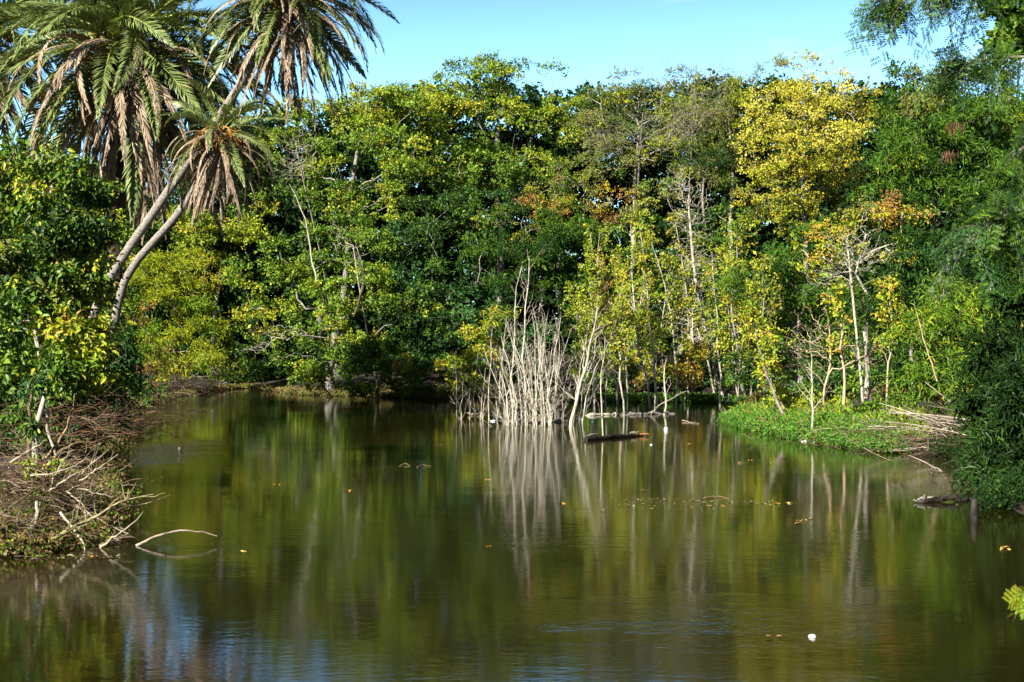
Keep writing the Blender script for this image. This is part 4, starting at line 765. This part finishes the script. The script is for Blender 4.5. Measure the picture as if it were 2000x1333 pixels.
# egret
def egret():
    Y = 92.0; c = wl(1422, 787); c = np.array([(1422 - 1000) / F * Y, Y, 0.]); c = W(1422, 794); r_ = empty('egret', c, 'white egret standing in shallow water in front of the bent pale trunk', 'bird')
    p = np.array([[-.17, 0, .30], [-.10, 0, .29], [0, 0, .32], [.08, 0, .38], [.12, 0, .45], [.09, 0, .53], [.06, 0, .60], [.08, 0, .66], [.12, 0, .69], [.16, 0, .685]])
    R = [.01, .045, .085, .075, .042, .026, .022, .024, .032, .012]
    q = resample(p, 28); rr = np.interp(np.linspace(0, 1, 28), np.linspace(0, 1, 10), R)
    rot = lambda a: np.stack([a[:, 0] * .35, -a[:, 0] * .93, a[:, 2]], 1) * 1.05 + c
    mb = MB(); tube(mb, rot(q), rr * 1.15, 12); mb.build('body', M_WHITE, r_)
    mb = MB(); tube(mb, rot(np.array([[.165, 0, .685], [.2, 0, .68], [.25, 0, .672]])), [.011, .008, .002], 6); mb.build('beak', M_BEAK, r_)
    for s in (-1, 1):
        o = np.array([.03 * s, 0, 0]); mb = MB(); tube(mb, rot(np.array([[0, 0, .28], [-.02, 0, .13], [.0, 0, -.08]])) + o, [.014, .009, .008], 6); mb.build('leg', M_DARK, r_)
egret()
# turtle on the black log
c = wl(1237, 853, .13); r_ = empty('turtle', c, 'small turtle basking on the black log', 'turtle')
u, v = np.meshgrid(np.linspace(0, 2 * np.pi, 20, endpoint=False), np.linspace(0, np.pi / 2, 8)); V = np.stack([c[0] + .15 * np.cos(u) * np.cos(v), c[1] + .11 * np.sin(u) * np.cos(v), c[2] + .09 * np.sin(v)], -1).reshape(-1, 3)
fi = [[a * 20 + b2, a * 20 + (b2 + 1) % 20, (a + 1) * 20 + (b2 + 1) % 20, (a + 1) * 20 + b2] for a in range(7) for b2 in range(20)]
mb = MB(); mb.add(V, fi); mb.build('shell', M_SHELL, r_)
mb = MB(); tube(mb, [c + [.12, 0, .02], c + [.17, 0, .05], c + [.20, 0, .07], c + [.235, 0, .075], c + [.25, 0, .07]], [.02, .022, .027, .024, .008], 8); mb.build('head', M_SHELL, r_)
for sx, sy in ((1, 1), (1, -1), (-1, 1), (-1, -1)):
    mb = MB(); tube(mb, [c + [.08 * sx, .07 * sy, .03], c + [.12 * sx, .11 * sy, .0], c + [.15 * sx, .13 * sy, -.03]], [.025, .02, .012], 6); mb.build('leg', M_SHELL, r_)
# small floating things
def blob(name, label, cat, c, R3, mat, group=None, seed=0):
    rng = np.random.default_rng(seed); u, v = np.meshgrid(np.linspace(0, 2 * np.pi, 12, endpoint=False), np.linspace(-np.pi / 2, np.pi / 2, 8))
    k = 1 + .18 * np.sin(2 * u + seed) * np.cos(v) + .1 * np.sin(3 * u)
    V = np.stack([R3[0] * k * np.cos(u) * np.cos(v), R3[1] * k * np.sin(u) * np.cos(v), R3[2] * np.sin(v)], -1).reshape(-1, 3) + c
    fi = [[a * 12 + b2, a * 12 + (b2 + 1) % 12, (a + 1) * 12 + (b2 + 1) % 12, (a + 1) * 12 + b2] for a in range(7) for b2 in range(12)]
    mb = MB(); mb.add(V, fi); return tag(mb.build(name, mat, None, c), label, cat, group)
M_FOAM = barkmat('white_float', (.6, .62, .66), (.78, .8, .84), 6, rough=.6, bump=.1)
blob('float', 'white plastic float on the water right of the black log', 'float', wl(1301, 841, .04), (.09, .07, .10), M_FOAM, seed=1)
blob('float', 'small white scrap floating at the left foot of the thicket', 'float', wl(963, 824, .02), (.12, .08, .05), M_FOAM, seed=2)
blob('float', 'pale scrap on the water left of the pale log', 'float', wl(1137, 821, .02), (.08, .06, .04), M_FOAM, seed=3)
blob('float', 'white float alone on the dark water near the bottom right', 'float', wl(1587, 1246, .01), (.055, .05, .035), M_FOAM, seed=4)
blob('float', 'tiny whitish scrap on the water below the turtle log', 'float', wl(1272, 870, .01), (.06, .05, .03), M_FOAM, seed=5)
M_TEAL = barkmat('teal_scrap', (.01, .12, .10), (.03, .2, .16), 6, rough=.5, bump=0)
blob('float', 'teal green scrap on the water behind the black log', 'float', wl(1158, 825, .01), (.09, .07, .03), M_TEAL, seed=6)
mb = MB(); c = wl(352, 882, .0); leaves(mb, np.array([c, c + [.01, 0, 0], c]), np.array([[-.4, 0, 1.], [.5, 0, 1.], [.05, .1, 1.]]), np.array([[0, -1., 0]] * 3), .22, .5, np.array([(.6, .52, .36)] * 3), LEAF6)
tag(mb.build('curled_leaf', M_DRY, None, c), 'curled pale dry leaf standing on open water at the left', 'leaf')
rl = np.random.default_rng(12)
spots = [(1555, 1019), (1568, 1017), (1580, 1015), (1562, 1023), (1520, 985), (1535, 984), (1410, 990), (1385, 991), (1955, 1073), (1962, 1074), (1510, 1247), (500, 935), (540, 948), (475, 1081), (950, 938), (1175, 1000), (680, 960), (860, 870), (1465, 900), (241, 888), (172, 1088), (1345, 868), (1440, 905), (1500, 868), (950, 1070), (700, 905), (620, 880), (1250, 960), (1100, 985)]
CL = np.array([(.55, .28, .05), (.5, .36, .1), (.38, .22, .09), (.25, .14, .06)])
for i, (x, y) in enumerate(spots):
    mb = MB(); c = wl(x, y, .012); s = rl.uniform(.07, .13) * (1.0 if y < 1000 else .8); k = 2
    leaves(mb, np.array([c, c + [.05, .04, .0]])[:k], nrm(rl.normal(size=(k, 3)) * [1, 1, .1]), np.tile([0, 0, 1.], (k, 1)), s * 1.5, .6, np.tile(CL[i % 4], (k, 1)), LEAF6)
    mb.sm = mb.sm; tag(mb.build('floating_leaf', M_DRY, None, c), 'small dry leaf floating flat on the open water', 'leaf', 'dry leaves floating on the pond')
rd = np.random.default_rng(44); lanes = [((1180, 975), (1560, 985), 330), ((1440, 905), (1760, 900), 160), ((1780, 900), (1900, 960), 200), ((960, 835), (1130, 838), 160), ((1200, 990), (1420, 994), 120), ((215, 870), (200, 1010), 220), ((1130, 818), (1330, 815), 120), ((60, 1090), (240, 1085), 120)]
C_ = np.concatenate([np.stack([np.array(wl(a[0] + (b_[0] - a[0]) * t + rd.normal() * 6, a[1] + (b_[1] - a[1]) * t + rd.normal() * 3.2, .008)) for t in rd.random(n)]) for a, b_, n in lanes])
mb = MB(); k = len(C_); leaves(mb, C_, rd.normal(size=(k, 3)) * [1, 1, .05], nrm(rd.normal(size=(k, 3)) * .06 + [0, 0, 1]), .05 * np.exp(rd.normal(size=k) * .4), .6, np.array([(.25, .18, .09), (.14, .10, .05), (.4, .33, .2), (.18, .2, .06)])[rd.integers(0, 4, k)])
tag(mb.build('floating_debris', M_DRY, None, C_.mean(0)), 'drift lines of tiny leaf scraps and bark bits floating on the pond', 'floating debris', kind='stuff')
# ------------------------------------------------------------------ near branches at the right edge of the view
def pinnate_branch(label, pts, r, n, seed, size=.05, L1=.16, cols=p_feath, droop=.6):
    """branch with twice-pinnate leaves: pinnae with rows of leaflets"""
    rng = np.random.default_rng(seed); p = resample(np.array(pts), 10); c0 = p[0]
    rt_ = empty('overhanging_branch', c0, label, 'branch'); mb = MB(); tube(mb, p, np.linspace(r, r * .25, 10), 6); f = np.linspace(0, 1, 6)
    t = rng.uniform(.15, 1, n) ** .8; base = np.stack([np.interp(t, np.linspace(0, 1, 10), p[:, i]) for i in range(3)], 1); ax = nrm(p[-1] - p[0])
    d = nrm(rng.normal(size=(n, 3)) + ax * .7 - [0, 0, droop * .3]); l = rng.uniform(.5, 1.2, n) * L1 * 2.6
    R_ = base[:, None] + d[:, None] * (l[:, None] * f)[:, :, None] - np.array([0, 0, droop]) * (l[:, None] * f ** 2)[:, :, None]
    tube(mb, R_, np.tile(r * .13 * np.linspace(1, .4, 6), (n, 1)), 4, cap=False)
    mb.build('limb', M_GREY, rt_); lf = MB()
    np_ = 10; k = np.repeat(np.arange(n), np_); s = np.tile(np.linspace(.12, 1, np_), n); q = np.stack([np.array([np.interp(s[i], f, R_[k[i], :, j]) for i in range(len(k))]) for j in range(3)], 1)
    tg = nrm(R_[k, -1] - R_[k, 0]); sd = np.cross(tg, nrm(rng.normal(size=(n, 3)))[k]); sd = nrm(sd) * np.where(np.arange(len(k)) % 2, 1, -1)[:, None]
    pd = nrm(tg * .6 + sd - [0, 0, .35]); pl_ = L1 * rng.uniform(.7, 1.1, len(k)); m_ = 12; kk = np.repeat(np.arange(len(k)), m_); s2 = np.tile(np.linspace(.1, 1, m_), len(k))
    pos = q[kk] + pd[kk] * (pl_[kk] * s2)[:, None]; nn_ = nrm(np.cross(pd, tg))[kk]; side = nrm(np.cross(pd[kk], nn_)) * np.where(np.arange(len(kk)) % 2, 1, -1)[:, None]
    leaves(lf, pos, nrm(side + pd[kk] * .5), nn_, size * rng.uniform(.8, 1.2, len(pos)), .32, leafcols(rng, cols, n, np.full(n, np_ * m_))); STAT[0] += len(pos)
    lf.build('foliage', M_LEAF, rt_)
pinnate_branch('feathery leafed branch hanging across the sky at the top right corner', [P(2080, -55, 15), P(1960, -40, 15), P(1850, -18, 15), P(1760, 4, 15.2), P(1712, 2, 15.3)], .03, 62, 1, cols=p_dark)
pinnate_branch('short feathery branch at the right edge just under the sky', [P(2080, 120, 17), P(1980, 110, 17), P(1900, 120, 17), P(1840, 135, 17)], .025, 40, 2, cols=p_dark)
pinnate_branch('out of focus feathery branch at the right edge, at mid height of the trees', [P(2100, 250, 9), P(2030, 270, 9), P(1980, 300, 9), P(1965, 330, 9)], .014, 14, 3, size=.028, L1=.085, cols=p_dark)
pinnate_branch('dark feathery branch hanging at the right edge below the seed pods', [P(2120, 380, 13), P(2020, 400, 13), P(1940, 430, 13), P(1890, 470, 13)], .02, 45, 4, cols=p_dark)
pinnate_branch('small bright leaf spray entering at the right edge low over the water', [P(2060, 1130, 10), P(2025, 1150, 10), P(1995, 1170, 10)], .01, 8, 5, size=.028, L1=.08, cols=p_lime)
tree('shrub', 'leafy bough of a tree leaning in at the top right corner', 'tree bough', 17.5, [(1975, 30, 46, 46), (2040, 60, 60, 80), (1995, -30, 60, 40)], 2200, 'fine', p_green, seed=60, bs=.22, trunk_r=.05, tuft=26, tipr=.004) if False else None
# leaf bough top right with lobed leaves
def near_bough():
    rng = np.random.default_rng(9); c0 = P(2090, 60, 20); rt_ = empty('overhanging_branch', c0, 'dark broad-leaved bough filling the top right corner', 'branch')
    T = np.array([P(rng.uniform(1935, 2080), rng.uniform(-30, 110), 20 + rng.normal() * .5) for _ in range(60)])
    pts, rr, ra, rad = skeleton(rng, resample(np.array([c0 + [.6, 0, -.1], P(2040, 45, 20), P(1990, 40, 20)]), 6), T, tipr=.004); mb = MB(); tube(mb, pts, rr, 4); tube(mb, ra, np.maximum(rad, .01), 6); mb.build('limb', M_GREY, rt_)
    lf = MB(); STYLE['nb'] = (.085, .8, .5, 9, .07); foliage(lf, rng, T, rng.uniform(.14, .24, 60), nrm(rng.normal(size=(60, 3))), 'nb', p_green, tuft=260, shape=LEAF6); lf.build('foliage', M_LEAF, rt_)
near_bough()
# seed pods hanging in the big feathery tree
for i, (x, y) in enumerate([(1868, 243), (1855, 298)]):
    rng = np.random.default_rng(70 + i); n = 26; c = P(x, y, 64.5); mb = MB(); a = c + rng.normal(size=(n, 3)) * [.28, .15, .1]; f = np.linspace(0, 1, 4)
    B = a[:, None] + (np.array([0, 0, -1.]) + rng.normal(size=(n, 3)) * .25)[:, None] * (rng.uniform(.3, .5, n)[:, None] * f)[:, :, None]
    tube(mb, B, np.tile([.008, .022, .022, .006], (n, 1)), 4, np.array([(.16, .07, .035), (.10, .05, .03), (.22, .12, .07)])[rng.integers(0, 3, n)])
    tag(mb.build('seed_pods', M_TWIG, None, c), ['upper cluster of brown seed pods in the feathery tree on the right', 'lower cluster of reddish seed pods in the feathery tree on the right'][i], 'seed pods')
print('all', STAT, 'objects', len(bpy.data.objects), time.time() - T0)
